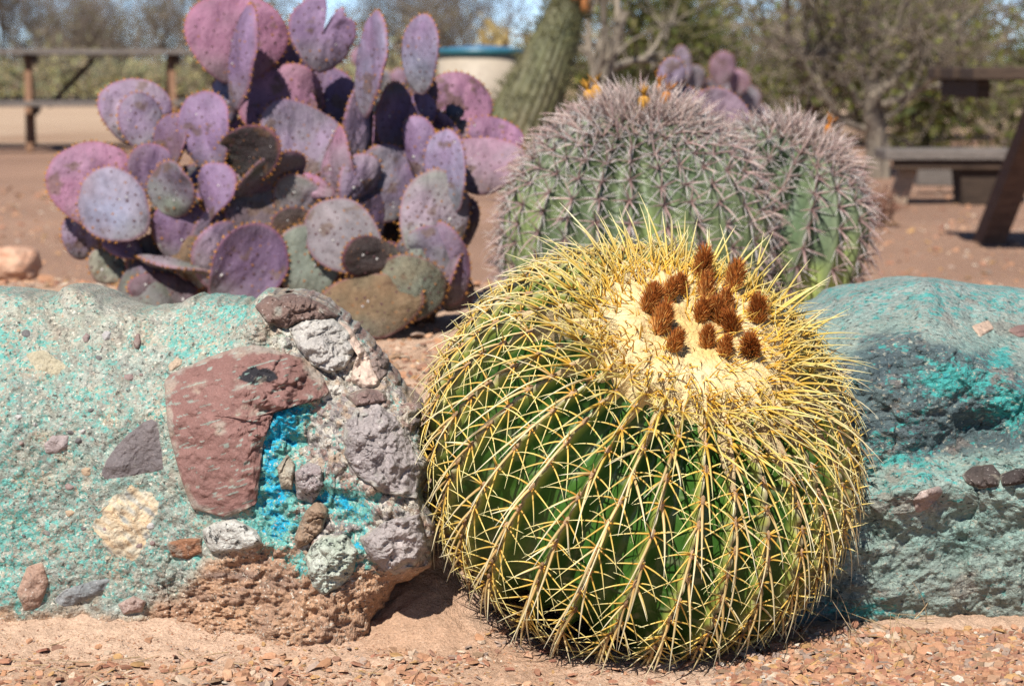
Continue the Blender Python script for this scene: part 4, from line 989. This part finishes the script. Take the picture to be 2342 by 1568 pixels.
small_pear('small pale purple prickly pear pads far behind the big purple clump', base_at(850, 9.0),
           [(830, 135, 50, 56, 0, 10, 0, 9, MAUVE, PINK), (915, 180, 40, 46, 0, 10, 0, 9, MAUVE, PINK), (870, 190, 60, 60, 0, 10, 0, 9.1, LILAC, GREEN), (850, 240, 90, 80, 0, 10, 0, 9.2, GREEN, LILAC)], 3, 0)

# ------------------------------------------------------------------ leaning cactus, grey trunk, drum, tables
RT = np.random.default_rng(33)
def leaning():
    y = 7.0
    pts = np.array([(1130, 430, 96), (1185, 300, 80), (1228, 200, 68), (1268, 100, 54), (1294, 30, 42), (1308, -10, 30), (1316, -34, 6)], float)
    k = np.linspace(0, len(pts) - 1, 60); pts = np.stack([np.interp(k, np.arange(len(pts)), pts[:, i]) for i in range(3)], -1)
    pts[:, 2] = smooth_ring(pts[:, 2], 0)
    L = P(pts[:, 0], pts[:, 1], y); rad = pts[:, 2] * y / FPX
    T = norm(np.gradient(L, axis=0)); A = norm(np.cross(T, np.array([0, 1.0, 0]))); B = np.cross(T, A)
    nr = 24; a = np.arange(nr * 8) / (nr * 8) * 2 * np.pi
    rr = rad[:, None] * (1 - 0.06 * np.abs(np.sin(a * nr / 2)) ** 0.8)
    v = L[:, None] + rr[..., None] * (np.cos(a)[None, :, None] * A[:, None] + np.sin(a)[None, :, None] * B[:, None])
    o = thing('leaning_cactus', (float(L[0, 0]), y, gz(L[0, 0], y)), 'thick dull green cactus leaning to the right beside the beige drum', 'cactus')
    c = mixc(lin(96, 104, 62, .62), lin(116, 106, 76, .62), np.clip(.5 + .9 * fbm(v * 6, 3, 5), 0, 1))
    c = mixc(c, lin(128, 108, 90, .62), sstep(0.35, 0.9, np.cos(a))[None] * np.ones((60, 1)) * 0.0)
    mb = MB(); mb.add(v.reshape(-1, 3), grid_faces(60, nr * 8, True), c.reshape(-1, 3)); mb.build('body', M['fishhook_skin'], o)
    mb = MB()
    for i in range(1, 58):
        for j in range(nr):
            if RT.random() < 0.35: continue
            p = L[i] + rad[i] * (math.cos(2 * math.pi * j / nr) * A[i] + math.sin(2 * math.pi * j / nr) * B[i]); n = norm(p - L[i]); p = p + RT.normal(0, .012, 3)
            m = 5; d = norm(n[None] * 0.7 + RT.normal(0, 0.6, (m, 3))); s = np.linspace(0, 1, 3)
            tubes(mb, p[None, None] + s[None, :, None] * d[:, None] * 0.035, (0.0012 * (1 - s) + .0002)[None], lin(124, 120, 78, .6) * RT.uniform(.5, 1.3), 0, 3)
    s_ = mb.build('spines', M['spine'], o); s_['kind'] = 'stuff'
    mb = MB()
    for k in range(7):
        c_ = L[-5] + RT.normal(0, 0.03, 3) + np.array([0.03, -0.03, 0]); la = np.linspace(0, np.pi, 7)[:, None]; lo = (np.arange(9) / 9 * 2 * np.pi)[None]
        v_ = c_ + 0.022 * np.stack([np.sin(la) * np.cos(lo), np.sin(la) * np.sin(lo), 1.4 * np.cos(la) + 0 * lo], -1)
        mb.add(v_.reshape(-1, 3), grid_faces(7, 9, True)[:, ::-1], lin(176, 112, 66, .7))
    mb.build('fruit_cluster', M['dry'], o)
leaning()

def drum():
    y = 13.0; cx = float(P(1100, 200, y)[0]); z0 = gz(cx, y); R = 0.29; ztop = float(P(1090, 118, y)[2])
    o = thing('drum', (cx, y, z0), 'beige drum with blue-green rim standing behind the purple prickly pear', 'drum')
    n = 64; a = np.arange(n) / n * 2 * np.pi
    prof = [(R * .2, z0 + .01), (R * .97, z0 + .01), (R, z0 + .04)]
    H = ztop - z0
    for f in (0.33, 0.66): prof += [(R, z0 + f * H - .03), (R + .014, z0 + f * H), (R, z0 + f * H + .03)]
    prof += [(R, ztop - 0.03), (R - 0.02, ztop - 0.03), (R - 0.02, z0 + .1), (0.01, z0 + .1)]
    pr = np.array(prof)
    v = np.stack([cx + pr[:, 0][:, None] * np.cos(a), y + pr[:, 0][:, None] * np.sin(a), pr[:, 1][:, None] + 0 * a], -1)
    mb = MB(); mb.add(v.reshape(-1, 3), grid_faces(len(pr), n, True), lin(196, 180, 158, .55)); mb.build('shell', M['drum'], o)
    pr = np.array([(R - .03, ztop - .012), (R - .03, ztop + .018), (R + .012, ztop + .022), (R + .02, ztop), (R + .014, ztop - .03), (R - .002, ztop - .032)])
    v = np.stack([cx + pr[:, 0][:, None] * np.cos(a), y + pr[:, 0][:, None] * np.sin(a), pr[:, 1][:, None] + 0 * a], -1)
    mb = MB(); mb.add(v.reshape(-1, 3), grid_faces(len(pr), n, True)[:, ::-1], mixc(lin(30, 92, 98, .72), lin(70, 120, 150, .72), (pr[:, 1] > ztop + .01)[:, None] * np.ones((1, n))).reshape(-1, 3)); mb.build('rim', M['rim'], o)
    mb = MB(); rr = np.linspace(0.01, R - .03, 8); v = np.stack([cx + rr[:, None] * np.cos(a), y + rr[:, None] * np.sin(a), ztop + 0.012 + 0.03 * (1 - (rr / R) ** 2)[:, None] + 0 * a], -1)
    mb.add(v.reshape(-1, 3), grid_faces(8, n, True), lin(74, 116, 148, .72)); mb.build('lid', M['rim'], o)
drum()

WOODD = lin(78, 62, 50, .72); WOODG = lin(122, 112, 104, .72); WOODB = lin(132, 98, 74, .74)
def beam(mb, p0, p1, w, h, col, up=(0, 0, 1)):
    p0, p1 = np.asarray(p0, float), np.asarray(p1, float); d = norm(p1 - p0)
    s = norm(np.cross(np.asarray(up, float), d)); t = np.cross(d, s)
    box(mb, (p0 + p1) / 2, (np.linalg.norm(p1 - p0), w, h), np.stack([d, s, t], -1), col)
SWING = [None]
def plank(parent, name, p0, p1, w, h, col, up=(0, 0, 1)):
    if SWING[0] is not None:
        c0, Rm = SWING[0]; p0 = Rm @ (np.asarray(p0, float) - c0) + c0; p1 = Rm @ (np.asarray(p1, float) - c0) + c0; up = Rm @ np.asarray(up, float)
    mb = MB(); beam(mb, p0, p1, w, h, col, up); return mb.build(name, M['wood'], parent, smooth=False)
def picnic_far():
    y = 17.5; x0 = float(P(-130, 200, y)[0]); x1 = float(P(470, 200, y)[0]); z = 0.0
    o = thing('picnic_table', ((x0 + x1) / 2, y, z), 'weathered wooden picnic table with benches in the far left distance', 'picnic table', 'picnic tables')
    zt = float(P(100, 120, y)[2]); SWING[0] = (np.array([(x0 + x1) / 2, y, 0]), rotz(math.radians(12.5)))
    for k in range(5): plank(o, 'top_board', (x0, y - .34 + .17 * k, zt), (x1, y - .34 + .17 * k, zt), .155, .045, WOODG)
    for sy in (-0.72, 0.72):
        for k in (-.075, .075): plank(o, 'bench_board', (x0, y + sy + k, .42), (x1, y + sy + k, .42), .14, .045, WOODG)
    for u in (70, 388):
        x = float(P(u, 200, y)[0])
        for sg in (-1, 1):
            plank(o, 'leg', (x, y + sg * .62, z - .02), (x, y + sg * .18, zt - .03), .11, .06, WOODB, up=(1, 0, 0))
        plank(o, 'crosspiece', (x + .055, y - .8, .37), (x + .055, y + .8, .37), .05, .10, WOODD, up=(0, 0, 1))
        plank(o, 'crosspiece', (x + .055, y - .36, zt - .07), (x + .055, y + .36, zt - .07), .05, .09, WOODD)
        sgn = 1 if u < 200 else -1
        if u < 200: plank(o, 'brace', (x + sgn * .16, y, .38), (x + sgn * .58, y, zt - .06), .05, .06, WOODD, up=(0, 1, 0))
picnic_far(); SWING[0] = None
def picnic_near():
    y = 7.75; z = 0.0
    p = P(2170, 168, y); x0 = float(p[0]); x1 = x0 + 1.75; zt = float(p[2])
    o = thing('picnic_table', (x0 + .5, 8.0, z), 'dark wooden picnic table with slanted leg at the right edge', 'picnic table', 'picnic tables')
    for k in range(5): plank(o, 'top_board', (x0 + 0.02 * (k % 2), y - .34 + .17 * k, zt), (x1, y - .34 + .17 * k, zt), .155, .05, WOODD * .9)
    plank(o, 'crosspiece', (x0 + .07, y - .3, zt - .06), (x0 + .07, y + .34, zt - .06), .05, .07, WOODD * .8)
    f0 = P(2255, 548, 8.15); t0 = np.array([float(P(2400, 170, 8.15)[0]), 8.1, zt - .03]); f0[2] = -.03
    plank(o, 'leg', f0, t0, .10, .155, WOODB * .8, up=(0, 1, 0))
    f1 = f0 + np.array([1.0, 0, 0]); t1 = t0 + np.array([0.4, 0, 0])
    plank(o, 'leg', f1, t1, .10, .155, WOODB * .8, up=(0, 1, 0))
    plank(o, 'stretcher', (t0[0] - .1, 8.12, zt - .32), (t1[0] + .1, 8.12, zt - .32), .05, .12, WOODD, up=(0, 0, 1))
picnic_near()
def low_bench():
    y = 10.6; zt = float(P(2150, 352, y)[2]); x0 = float(P(2012, 350, y)[0]); x1 = float(P(2420, 350, y)[0])
    o = thing('plank_bench', ((x0 + x1) / 2, y, 0), 'low grey plank bench beside the bare trunk, left of the dark table leg', 'bench')
    plank(o, 'seat', (x0, y, zt), (x1, y, zt), .34, .055, WOODG * .9)
    plank(o, 'apron', (x0 + .05, y - .12, zt - .055), (x0 + .70, y - .12, zt - .055), .04, .05, WOODD)
    xs_ = float(P(2250, 400, y)[0])
    mb = MB(); v = np.array([(xs_ - .16, 0, zt - .03), (xs_ + .20, 0, zt - .03), (xs_ - .02, 0, -.02), (xs_ - .13, 0, -.02)])
    vv = np.concatenate([v + np.array([0, y - .10, 0]), v + np.array([0, y + .12, 0])])
    mb.add(vv, [[0, 1, 2, 3], [7, 6, 5, 4], [0, 4, 5, 1], [1, 5, 6, 2], [2, 6, 7, 3], [3, 7, 4, 0]], WOODD * .7); mb.build('support', M['wood'], o, smooth=False)
    xl = float(P(2065, 400, y)[0]); plank(o, 'leg', (xl - .03, y + .02, -.02), (xl + .05, y + .02, zt - .03), .10, .05, lin(170, 150, 128, .7), up=(0, 1, 0))
    y2 = 11.3; zl = float(P(2150, 405, y2)[2])
    plank(o, 'lower_beam', (float(P(2095, 400, y2)[0]), y2, max(zl, .08)), (float(P(2330, 400, y2)[0]), y2, max(zl, .08)), .10, .10, WOODG * .8)
low_bench()

# ------------------------------------------------------------------ trees and shrubs
def grow(rg, base, stems, L0, r0, levels, kids, spread, ratio=0.62, K=6, up=0.25, stem_spread=0.5, wig=0.16, lean=(0, 0, 0)):
    """returns one array of centre lines (N,K,3) and radii (N,K) per level"""
    s = np.linspace(0, 1, K); out = []
    d = norm(np.array([0, 0, 1.0]) + rg.normal(0, stem_spread, (stems, 3)) * np.array([1, 1, .2]) + np.array(lean)); st = np.tile(base, (stems, 1)) + rg.normal(0, .03, (stems, 3)) * np.array([1, 1, 0])
    ln = L0 * rg.uniform(.75, 1.2, stems); rd = r0 * rg.uniform(.7, 1.2, stems)
    for lv in range(levels):
        n = len(d)
        L = st[:, None] + s[None, :, None] * (d * ln[:, None])[:, None] 
        bendv = rg.normal(0, wig, (n, 3)); L = L + (s ** 2)[None, :, None] * (bendv + np.array([0, 0, up * .3]))[:, None] * ln[:, None, None]
        L = L + np.cumsum(rg.normal(0, wig * .13, (n, K, 3)), 1) * ln[:, None, None]; 
        R = rd[:, None] * (1 - .62 * s)[None]
        out.append((L, R))
        if lv == levels - 1: break
        k = kids[lv]
        pi = np.repeat(np.arange(n), k); f = rg.uniform(.3, 1.0, n * k) * (K - 1); i0 = np.minimum(f.astype(int), K - 2); w_ = (f - i0)[:, None]
        st = L[pi, i0] * (1 - w_) + L[pi, i0 + 1] * w_
        pd = norm(L[pi, i0 + 1] - L[pi, i0]); d = norm(pd + rg.normal(0, spread, (n * k, 3)) + np.array([0, 0, up]))
        ln = ln[pi] * ratio * rg.uniform(.6, 1.25, n * k); rd = np.maximum(R[pi, i0] * .62, .0035)
    return out
def leaf_quads(rg, mb, lines, per, size, spread, cols, mat=0):
    L = lines.reshape(-1, 3); n = int(per)
    p = L[rg.integers(0, len(L), n)] + rg.normal(0, spread, (n, 3))
    a = norm(rg.normal(0, 1, (n, 3))); b = norm(np.cross(a, rg.normal(0, 1, (n, 3)))); sz = size * rg.uniform(.5, 1.4, n)[:, None]
    v = np.stack([p - a * sz, p + b * sz * .45, p + a * sz, p - b * sz * .45], 1)
    cols = np.array(cols); c = cols[rg.integers(0, len(cols), n)] * rg.uniform(.7, 1.25, (n, 1))
    mb.add(v.reshape(-1, 3), np.arange(n * 4).reshape(-1, 4), np.repeat(c, 4, 0), mat)
def tree(name, label, cat, group, base, seed, stems, L0, r0, levels, kids, spread, bark, leaves=None, up=.25, stem_spread=.5, ratio=.62, wig=.16, lean=(0, 0, 0), trunk_levels=2, bark2=None):
    rg = np.random.default_rng(seed)
    o = thing(name, base, label, cat, group)
    lv = grow(rg, np.asarray(base, float), stems, L0, r0, levels, kids, spread, ratio, up=up, stem_spread=stem_spread, wig=wig, lean=lean)
    mb = MB()
    for k, (L, R) in enumerate(lv[:trunk_levels]):
        tubes(mb, L, R, (bark * rg.uniform(.75, 1.25, (len(L), 1)))[:, None], 0, 7 if k == 0 else 5)
    mb.build('trunk', M['bark'], o)
    mb = MB()
    for k, (L, R) in enumerate(lv[trunk_levels:]):
        tubes(mb, L, R, ((bark if bark2 is None else bark2) * rg.uniform(.7, 1.3, (len(L), 1)))[:, None], 0, 3)
    if leaves: leaf_quads(rg, mb, lv[-1][0], leaves[0], leaves[1], leaves[2], leaves[3], 1)
    mb.build('crown', [M['bark'], M['leaf']], o)
    return o
OLV = [lin(126, 128, 54, .78), lin(104, 114, 48, .78), lin(148, 142, 70, .78), lin(94, 100, 56, .78)]
OLD = [lin(100, 104, 48, .74), lin(118, 120, 54, .74), lin(84, 92, 46, .74), lin(134, 126, 82, .74)]
YGR = [lin(178, 172, 116, .74), lin(160, 164, 122, .74), lin(190, 172, 128, .74), lin(150, 150, 124, .70), lin(176, 156, 132, .72)]
GBK = lin(146, 132, 116, .68); GBR = lin(122, 108, 94, .66); LBK = lin(164, 150, 132, .68)
# right: the big mesquite
def limb(pts, y, r0, r1):
    pts = np.array(pts, float); k = np.linspace(0, len(pts) - 1, 8)
    u = np.interp(k, np.arange(len(pts)), pts[:, 0]); v = np.interp(k, np.arange(len(pts)), pts[:, 1])
    yy = y + np.linspace(0, 1, 8) * RT.uniform(-.5, .5)
    return P(u, v, yy), np.linspace(r0, r1, 8)
def mesquite():
    y = 13.0; rg = np.random.default_rng(101)
    o = thing('mesquite_tree', base_at(2000, y), 'forked mesquite tree with pale grey trunk and thin leaning limbs, behind the low bench', 'tree', 'trees behind the picnic tables')
    spec = [([(2004, 412), (1996, 330), (1992, 265), (2006, 215)], .085, .06), ([(2022, 410), (2024, 330), (2010, 250), (1996, 200)], .05, .035),
            ([(2004, 225), (1996, 150), (1990, 80), (1984, -30)], .05, .03), ([(2006, 215), (2070, 150), (2160, 85), (2290, -20)], .045, .022), ([(1996, 215), (1966, 130), (1925, 60), (1880, -20)], .042, .022),
            ([(1992, 300), (1930, 285), (1880, 215), (1830, 130), (1790, 40)], .034, .016), ([(2014, 240), (2090, 215), (2170, 190), (2260, 120)], .03, .014), ([(2000, 180), (2040, 90), (2075, -10)], .03, .016),
            ([(1960, 120), (1900, 115), (1820, 90), (1740, 95)], .024, .012), ([(2024, 270), (2060, 250), (2110, 180), (2130, 80)], .024, .012), ([(1985, 250), (1940, 200), (1915, 140), (1840, 110)], .026, .012)]
    lines = [limb(p, y, a, b) for p, a, b in spec]
    L = np.array([l[0] for l in lines]); Rr = np.array([l[1] for l in lines])
    L[:, 1:-1] += rg.normal(0, .012, L[:, 1:-1].shape)
    mb = MB(); tubes(mb, L, Rr * .8, (LBK * .8 * rg.uniform(.85, 1.15, (len(L), 1)))[:, None], 0, 8); mb.build('trunk', M['bark'], o)
    mb = MB(); cl, cr = L[2:], Rr[2:]
    for lv, (k, ln0, r0) in enumerate(((9, .55, .012), (6, .34, .006), (4, .2, .004))):
        n = len(cl); pi = np.repeat(np.arange(n), k); K = cl.shape[1]; f = rg.uniform(.2, 1, n * k) * (K - 1); i0 = np.minimum(f.astype(int), K - 2); w_ = (f - i0)[:, None]
        st = cl[pi, i0] * (1 - w_) + cl[pi, i0 + 1] * w_; d = norm(norm(cl[pi, i0 + 1] - cl[pi, i0]) + rg.normal(0, .65, (n * k, 3)) + np.array([0, 0, .15]))
        s = np.linspace(0, 1, 6); ln = ln0 * rg.uniform(.5, 1.4, n * k)
        cl = st[:, None] + s[None, :, None] * (d * ln[:, None])[:, None] + (s ** 2)[None, :, None] * (rg.normal(0, .2, (n * k, 3)) * ln[:, None])[:, None]
        tubes(mb, cl, (r0 * (1 - .6 * s))[None], (GBK * rg.uniform(.8, 1.3, (n * k, 1)))[:, None], 0, 3)
    leaf_quads(rg, mb, cl, 2600, .022, .06, OLV, 1); mb.build('crown', [M['bark'], M['leaf']], o)
mesquite()
spec = [  # u, dist, seed, stems, L0, leaves, label
    (1480, 19, 111, 5, 1.0, 5200, 'dense olive bush right of the leaning cactus'),
    (1640, 21, 112, 5, 1.1, 5600, 'dense olive bush behind the pink prickly pear'),
    (1810, 18, 113, 5, 1.0, 5200, 'dense olive bush just left of the forked mesquite'),
    (2140, 19, 114, 5, 1.05, 5600, 'dense olive bush just right of the forked mesquite'),
    (2330, 17, 115, 5, 1.0, 5200, 'dense olive bush at the right edge over the dark table'),
    (1980, 24, 116, 5, 1.25, 5600, 'tall olive bush directly behind the forked mesquite'),
]
for (u, y, sd, st, L0, nl, lb_) in spec:
    tree('creosote_bush', lb_, 'bush', 'dense olive bushes', base_at(u, y), sd, st, L0, .035, 4, (6, 6, 6), .7, GBR, (int(nl * 1.15), .042, .11, OLD if sd % 2 else OLV), up=.10, stem_spread=.7, ratio=.66)
tree('bare_tree', 'bare grey tree trunk rising just behind the leaning cactus', 'tree', None, base_at(1335, 9.5), 120, 2, 1.15, .07, 4, (4, 5, 4), .5, LBK * .8, None, up=.2, stem_spread=.12, ratio=.6, lean=(.22, 0, 0))
# left: bare brush
spec = [(-10, 44, 131, 'bare brown tree at the far left edge over the distant table', 1.1), (190, 48, 132, 'sparse bare grey tree above the left end of the distant table', .85),
        (340, 44, 133, 'dark bare grey tree over the middle of the distant table', .95), (450, 48, 134, 'bare grey-brown tree beside the top pink pad', .95), (860, 50, 135, 'sparse bare twiggy tree behind the narrow upright pads', 1.0), (1010, 48, 136, 'faint bare twiggy tree above the beige drum', 1.0)]
for (u, y, sd, lb_, L0) in spec:
    tree('bare_tree', lb_, 'tree', 'bare trees in the far distance', base_at(u, y), sd, 8, L0 * 2.2, .06, 5, (6, 6, 5, 4), .6, GBR, (2200, .06, .2, [lin(142, 128, 108, .65), lin(150, 142, 104, .65)]), up=.12, stem_spread=.75, ratio=.66, bark2=lin(138, 124, 112, .65))
spec = [(30, 36, 141, 'yellow-green bush under the left end of the distant table top'), (160, 40, 142, 'pale green bush behind the diagonal brace of the distant table'), (270, 37, 143, 'yellow-green bush behind the middle of the distant table'), (400, 39, 144, 'yellow-green bush behind the right end of the distant table'), (880, 34, 145, 'bright yellow-green bush seen between the narrow upright pads'), (760, 40, 146, 'green bush hidden behind the purple pads')]
for (u, y, sd, lb_) in spec:
    tree('brittle_bush', lb_, 'bush', 'yellow-green bushes', base_at(u, y), sd, 9, .55, .018, 3, (6, 6), .8, GBR, (2100, .055, .16, YGR), up=.1, stem_spread=.9, ratio=.6, trunk_levels=1)
# cholla beyond the drum
o = thing('cholla_cactus', base_at(1150, 18), 'pale straw-coloured cholla cactus rising behind the beige drum', 'cactus')
rg = np.random.default_rng(55); lv = grow(rg, base_at(1150, 18), 3, .62, .05, 3, (5, 4), .5, .5, up=.35, stem_spread=.35)
mb = MB()
for (L, R) in lv: tubes(mb, L, np.maximum(R, .035), (lin(188, 164, 110, .7) * rg.uniform(.7, 1.2, (len(L), 1)))[:, None], 0, 7)
mb.build('stem', M['bark'], o)
mb = MB(); leaf_quads(rg, mb, np.concatenate([l[0] for l in lv]), 4200, .02, .05, [lin(206, 184, 124, .75), lin(190, 166, 112, .75), lin(214, 196, 150, .75)]); mb.build('spines', M['leaf'], o)['kind'] = 'stuff'
# far brush that reads as one mass
rg = np.random.default_rng(66); mb = MB()
n = 240; bx = rg.uniform(-26, 26, n); by = rg.uniform(40, 70, n)
for i in range(n):
    hh = rg.uniform(.7, 1.7); m = 46
    p = np.array([bx[i], by[i], 0]) + rg.normal(0, 1, (m, 3)) * np.array([.8, .8, .25]) * hh * .7 + np.array([0, 0, hh * .5])
    p[:, 2] = np.abs(p[:, 2]); a = norm(rg.normal(0, 1, (m, 3))); b = norm(np.cross(a, rg.normal(0, 1, (m, 3)))); z = rg.uniform(.08, .22, m)[:, None]
    v = np.stack([p - a * z, p + b * z * .5, p + a * z, p - b * z * .5], 1)
    cc = np.array([lin(140, 126, 110, .65), lin(128, 122, 90, .65), lin(150, 140, 112, .65)])[rg.integers(0, 3)]
    mb.add(v.reshape(-1, 3), np.arange(m * 4).reshape(-1, 4), cc * rg.uniform(.7, 1.2))
tag(mb.build('treeline', M['leaf']), kind='stuff')

# ------------------------------------------------------------------ small rocks, dry shrub, gravel, straw
def rock(name, cen, size, col, col2, label, seed, mat='stone', group=None, cat='rock'):
    la = np.linspace(0, np.pi, 40)[:, None]; lo = (np.arange(64) / 64 * 2 * np.pi)[None]
    d_ = np.stack([np.sin(la) * np.cos(lo), np.sin(la) * np.sin(lo), np.cos(la) + 0 * lo], -1)
    d2 = np.sign(d_) * np.abs(d_) ** .8
    v_ = d2 * (1 + .22 * fbm(d_ * 2 + seed, 4, seed) )[..., None] * np.asarray(size) + np.asarray(cen)
    mb = MB(); mb.add(v_.reshape(-1, 3), grid_faces(40, 64, True)[:, ::-1], mixc(col, col2, np.clip(.5 + fbm(d_ * 5, 4, seed + 1), 0, 1)).reshape(-1, 3))
    return tag(mb.build(name, M[mat], loc=cen), label, cat, group)
c_ = base_at(18, 5.4); c_[2] = float(P(18, 590, 5.4)[2]) - .02
rock('rock', c_, (.075, .09, .055), lin(190, 140, 112, .72), lin(206, 170, 144, .72), 'pinkish pale rock lying on the soil at the left edge', 4)
for i, (u, y, s_, l_) in enumerate([(2190, 14.5, .10, 'pale sandy stone behind the low bench, nearest the tree trunk'), (2255, 14.8, .16, 'wide pale sandy stone behind the middle of the low bench'), (2330, 14.6, .12, 'pale sandy stone behind the dark slanted table leg')]):
    b_ = base_at(u, y); rock('rock', b_ + np.array([0, 0, s_ * .3]), (s_ * 1.6, s_, s_ * .5), lin(200, 172, 140, .7), lin(176, 150, 124, .7), l_, 14 + i, group='pale stones by the bench')
o = thing('dry_shrub', base_at(2010, 9.0), 'small dry reddish-brown shrub beside the smaller barrel cactus', 'shrub')
rg = np.random.default_rng(71); lv = grow(rg, base_at(2008, 9.0), 22, .10, .004, 3, (4, 4), .6, .7, up=.1, stem_spread=.7)
mb = MB()
for (L, R) in lv: tubes(mb, L, np.maximum(R, .0014), (lin(150, 110, 92, .7) * rg.uniform(.7, 1.2, (len(L), 1)))[:, None], 0, 3)
mb.build('twigs', M['bark'], o)

# gravel: sharp flat chips, thick in the foreground right
rg = np.random.default_rng(88)
tones = np.array([lin(196, 140, 108, .72), lin(206, 160, 130, .72), lin(178, 116, 92, .72), lin(150, 104, 90, .72), lin(214, 190, 170, .74), lin(170, 150, 142, .72), lin(196, 150, 92, .72), lin(160, 92, 76, .72), lin(132, 118, 116, .72), lin(222, 212, 200, .74), lin(188, 132, 96, .72), lin(150, 120, 96, .72)])
tones = (tones * .70 + lin(190, 158, 132, .70) * .30) * np.array([.90, .89, .83])
tw = np.array([.2, .16, .13, .08, .07, .07, .07, .05, .04, .03, .07, .03])
def chips(n, uf, vf, sz, dens=None):
    out = []
    u = uf(n); v = vf(n)
    a = (u - 1171) / FPX; b = (784 - v) / FPX
    k = CAM_H / -(b * CP - SP); x = a * k; y = (b * SP + CP) * k
    for _ in range(3):
        z = ground_z(x, y); k = (CAM_H - z) / -(b * CP - SP); x = a * k; y = (b * SP + CP) * k
    return x, y, ground_z(x, y), sz(n)
sets = [chips(9500, lambda n: rg.uniform(1640, 2420, n), lambda n: 1440 + 150 * rg.random(n) ** .85, lambda n: np.clip(rg.lognormal(-5.5, .5, n), .0013, .010)),
        chips(160, lambda n: rg.uniform(1640, 2420, n), lambda n: rg.uniform(1450, 1590, n), lambda n: rg.uniform(.007, .012, n)),
        chips(1000, lambda n: rg.uniform(-60, 1100, n), lambda n: 1450 + 140 * rg.random(n) ** .45, lambda n: np.clip(rg.lognormal(-5.75, .5, n), .0012, .008)),
        chips(70, lambda n: rg.uniform(-60, 1000, n), lambda n: 1505 + 85 * rg.random(n) ** .7, lambda n: rg.uniform(.006, .012, n)),
        chips(420, lambda n: rg.uniform(900, 1700, n), lambda n: rg.uniform(1330, 1590, n), lambda n: np.clip(rg.lognormal(-5.6, .5, n), .0012, .009)),
        chips(500, lambda n: rg.uniform(860, 1010, n), lambda n: rg.uniform(800, 960, n), lambda n: np.clip(rg.lognormal(-5.3, .4, n), .002, .01))]
def field(n, ulo, uhi, y0, y1, slo, shi):      # loose stones on the open ground farther back
    y = y0 + (y1 - y0) * rg.random(n) ** 1.3; x = P(rg.uniform(ulo, uhi, n), 300, y)[:, 0]
    return x, y, ground_z(x, y), np.clip(rg.lognormal(math.log(slo), .5, n), slo * .5, shi)
sets += [chips(3600, lambda n: rg.uniform(-60, 1750, n), lambda n: rg.uniform(1395, 1590, n), lambda n: rg.uniform(.0006, .0019, n)), field(1500, -80, 520, 4.6, 12, .008, .024), field(1200, 1900, 2440, 4.4, 12, .008, .022), field(900, 500, 1250, 2.9, 5, .006, .016)]
mb = MB()
hexa = np.array([[1, 0], [.45, .8], [-.5, .85], [-1, .05], [-.55, -.8], [.5, -.85]])
for (x, y, z, s) in sets:
    n = len(x)
    j = 1 + rg.normal(0, .22, (n, 6, 1)); t2 = hexa[None] * j * np.stack([np.ones(n), rg.uniform(.5, 1, n)], -1)[:, None]
    th = rg.uniform(.10, .28, n)
    top = np.concatenate([t2 * rg.uniform(.7, .95, (n, 1, 1)), np.broadcast_to(th[:, None, None], (n, 6, 1)) * (1 + rg.normal(0, .18, (n, 6, 1)))], -1)
    bot = np.concatenate([t2, np.broadcast_to(-th[:, None, None] * .8, (n, 6, 1))], -1)
    v = np.concatenate([top, bot], 1) * s[:, None, None]
    ang = rg.uniform(0, 6.28, n); tx = rg.normal(0, .28, n); ty = rg.normal(0, .28, n)
    c, s_ = np.cos(ang), np.sin(ang); Rz = np.stack([np.stack([c, -s_, 0 * c], -1), np.stack([s_, c, 0 * c], -1), np.stack([0 * c, 0 * c, 1 + 0 * c], -1)], 1)
    v = np.einsum('nij,nkj->nki', Rz, v)
    v[..., 2] += v[..., 0] * tx[:, None] + v[..., 1] * ty[:, None]
    v = v + np.stack([x, y, z + s * th * .55 + rg.random(n) * s * .35], -1)[:, None]
    cc = tones[rg.choice(len(tones), n, p=tw / tw.sum())] * rg.uniform(.8, 1.15, (n, 1))
    side = np.array([[i, 6 + i, 6 + (i + 1) % 6, (i + 1) % 6] for i in range(6)])
    off = (np.arange(n) * 12)[:, None, None]
    mb.add(v.reshape(-1, 3), (np.arange(6)[None, None] + off).reshape(-1, 6), np.repeat(cc, 12, 0))
    mb.add(np.zeros((0, 3)), (side[None] + off - 0).reshape(-1, 4) - n * 12, np.zeros((0, 3)))
tag(mb.build('gravel', M['chip'], smooth=False), kind='stuff')
# dry straws on the gravel beside the cactus
rg = np.random.default_rng(90); mb = MB(); n = 70
u = np.concatenate([rg.uniform(1800, 2150, 50), rg.uniform(0, 1000, 20)]); v = np.concatenate([rg.uniform(1420, 1570, 50), rg.uniform(1470, 1560, 20)])
a = (u - 1171) / FPX; b = (784 - v) / FPX; k = CAM_H / -(b * CP - SP); x = a * k; y = (b * SP + CP) * k; z = ground_z(x, y) + .004
s = np.linspace(0, 1, 6); az = rg.uniform(0, 6.28, n); el = np.where(np.arange(n) < 26, rg.uniform(.4, 1.2, n), rg.uniform(0, .12, n)); ln = rg.uniform(.02, .075, n)
d = np.stack([np.cos(az) * np.cos(el), np.sin(az) * np.cos(el), np.sin(el)], -1)
L = np.stack([x, y, z], -1)[:, None] + ln[:, None, None] * (s[None, :, None] * d[:, None] + .2 * (s ** 2)[None, :, None] * rg.normal(0, 1, (n, 1, 3)) * np.array([1, 1, .1]))
tubes(mb, L, (.0007 * (1 - .6 * s))[None], (lin(206, 176, 132, .75) * rg.uniform(.6, 1.1, (n, 1)))[:, None], 0, 4)
tag(mb.build('dry_grass', M['spine']), kind='stuff')
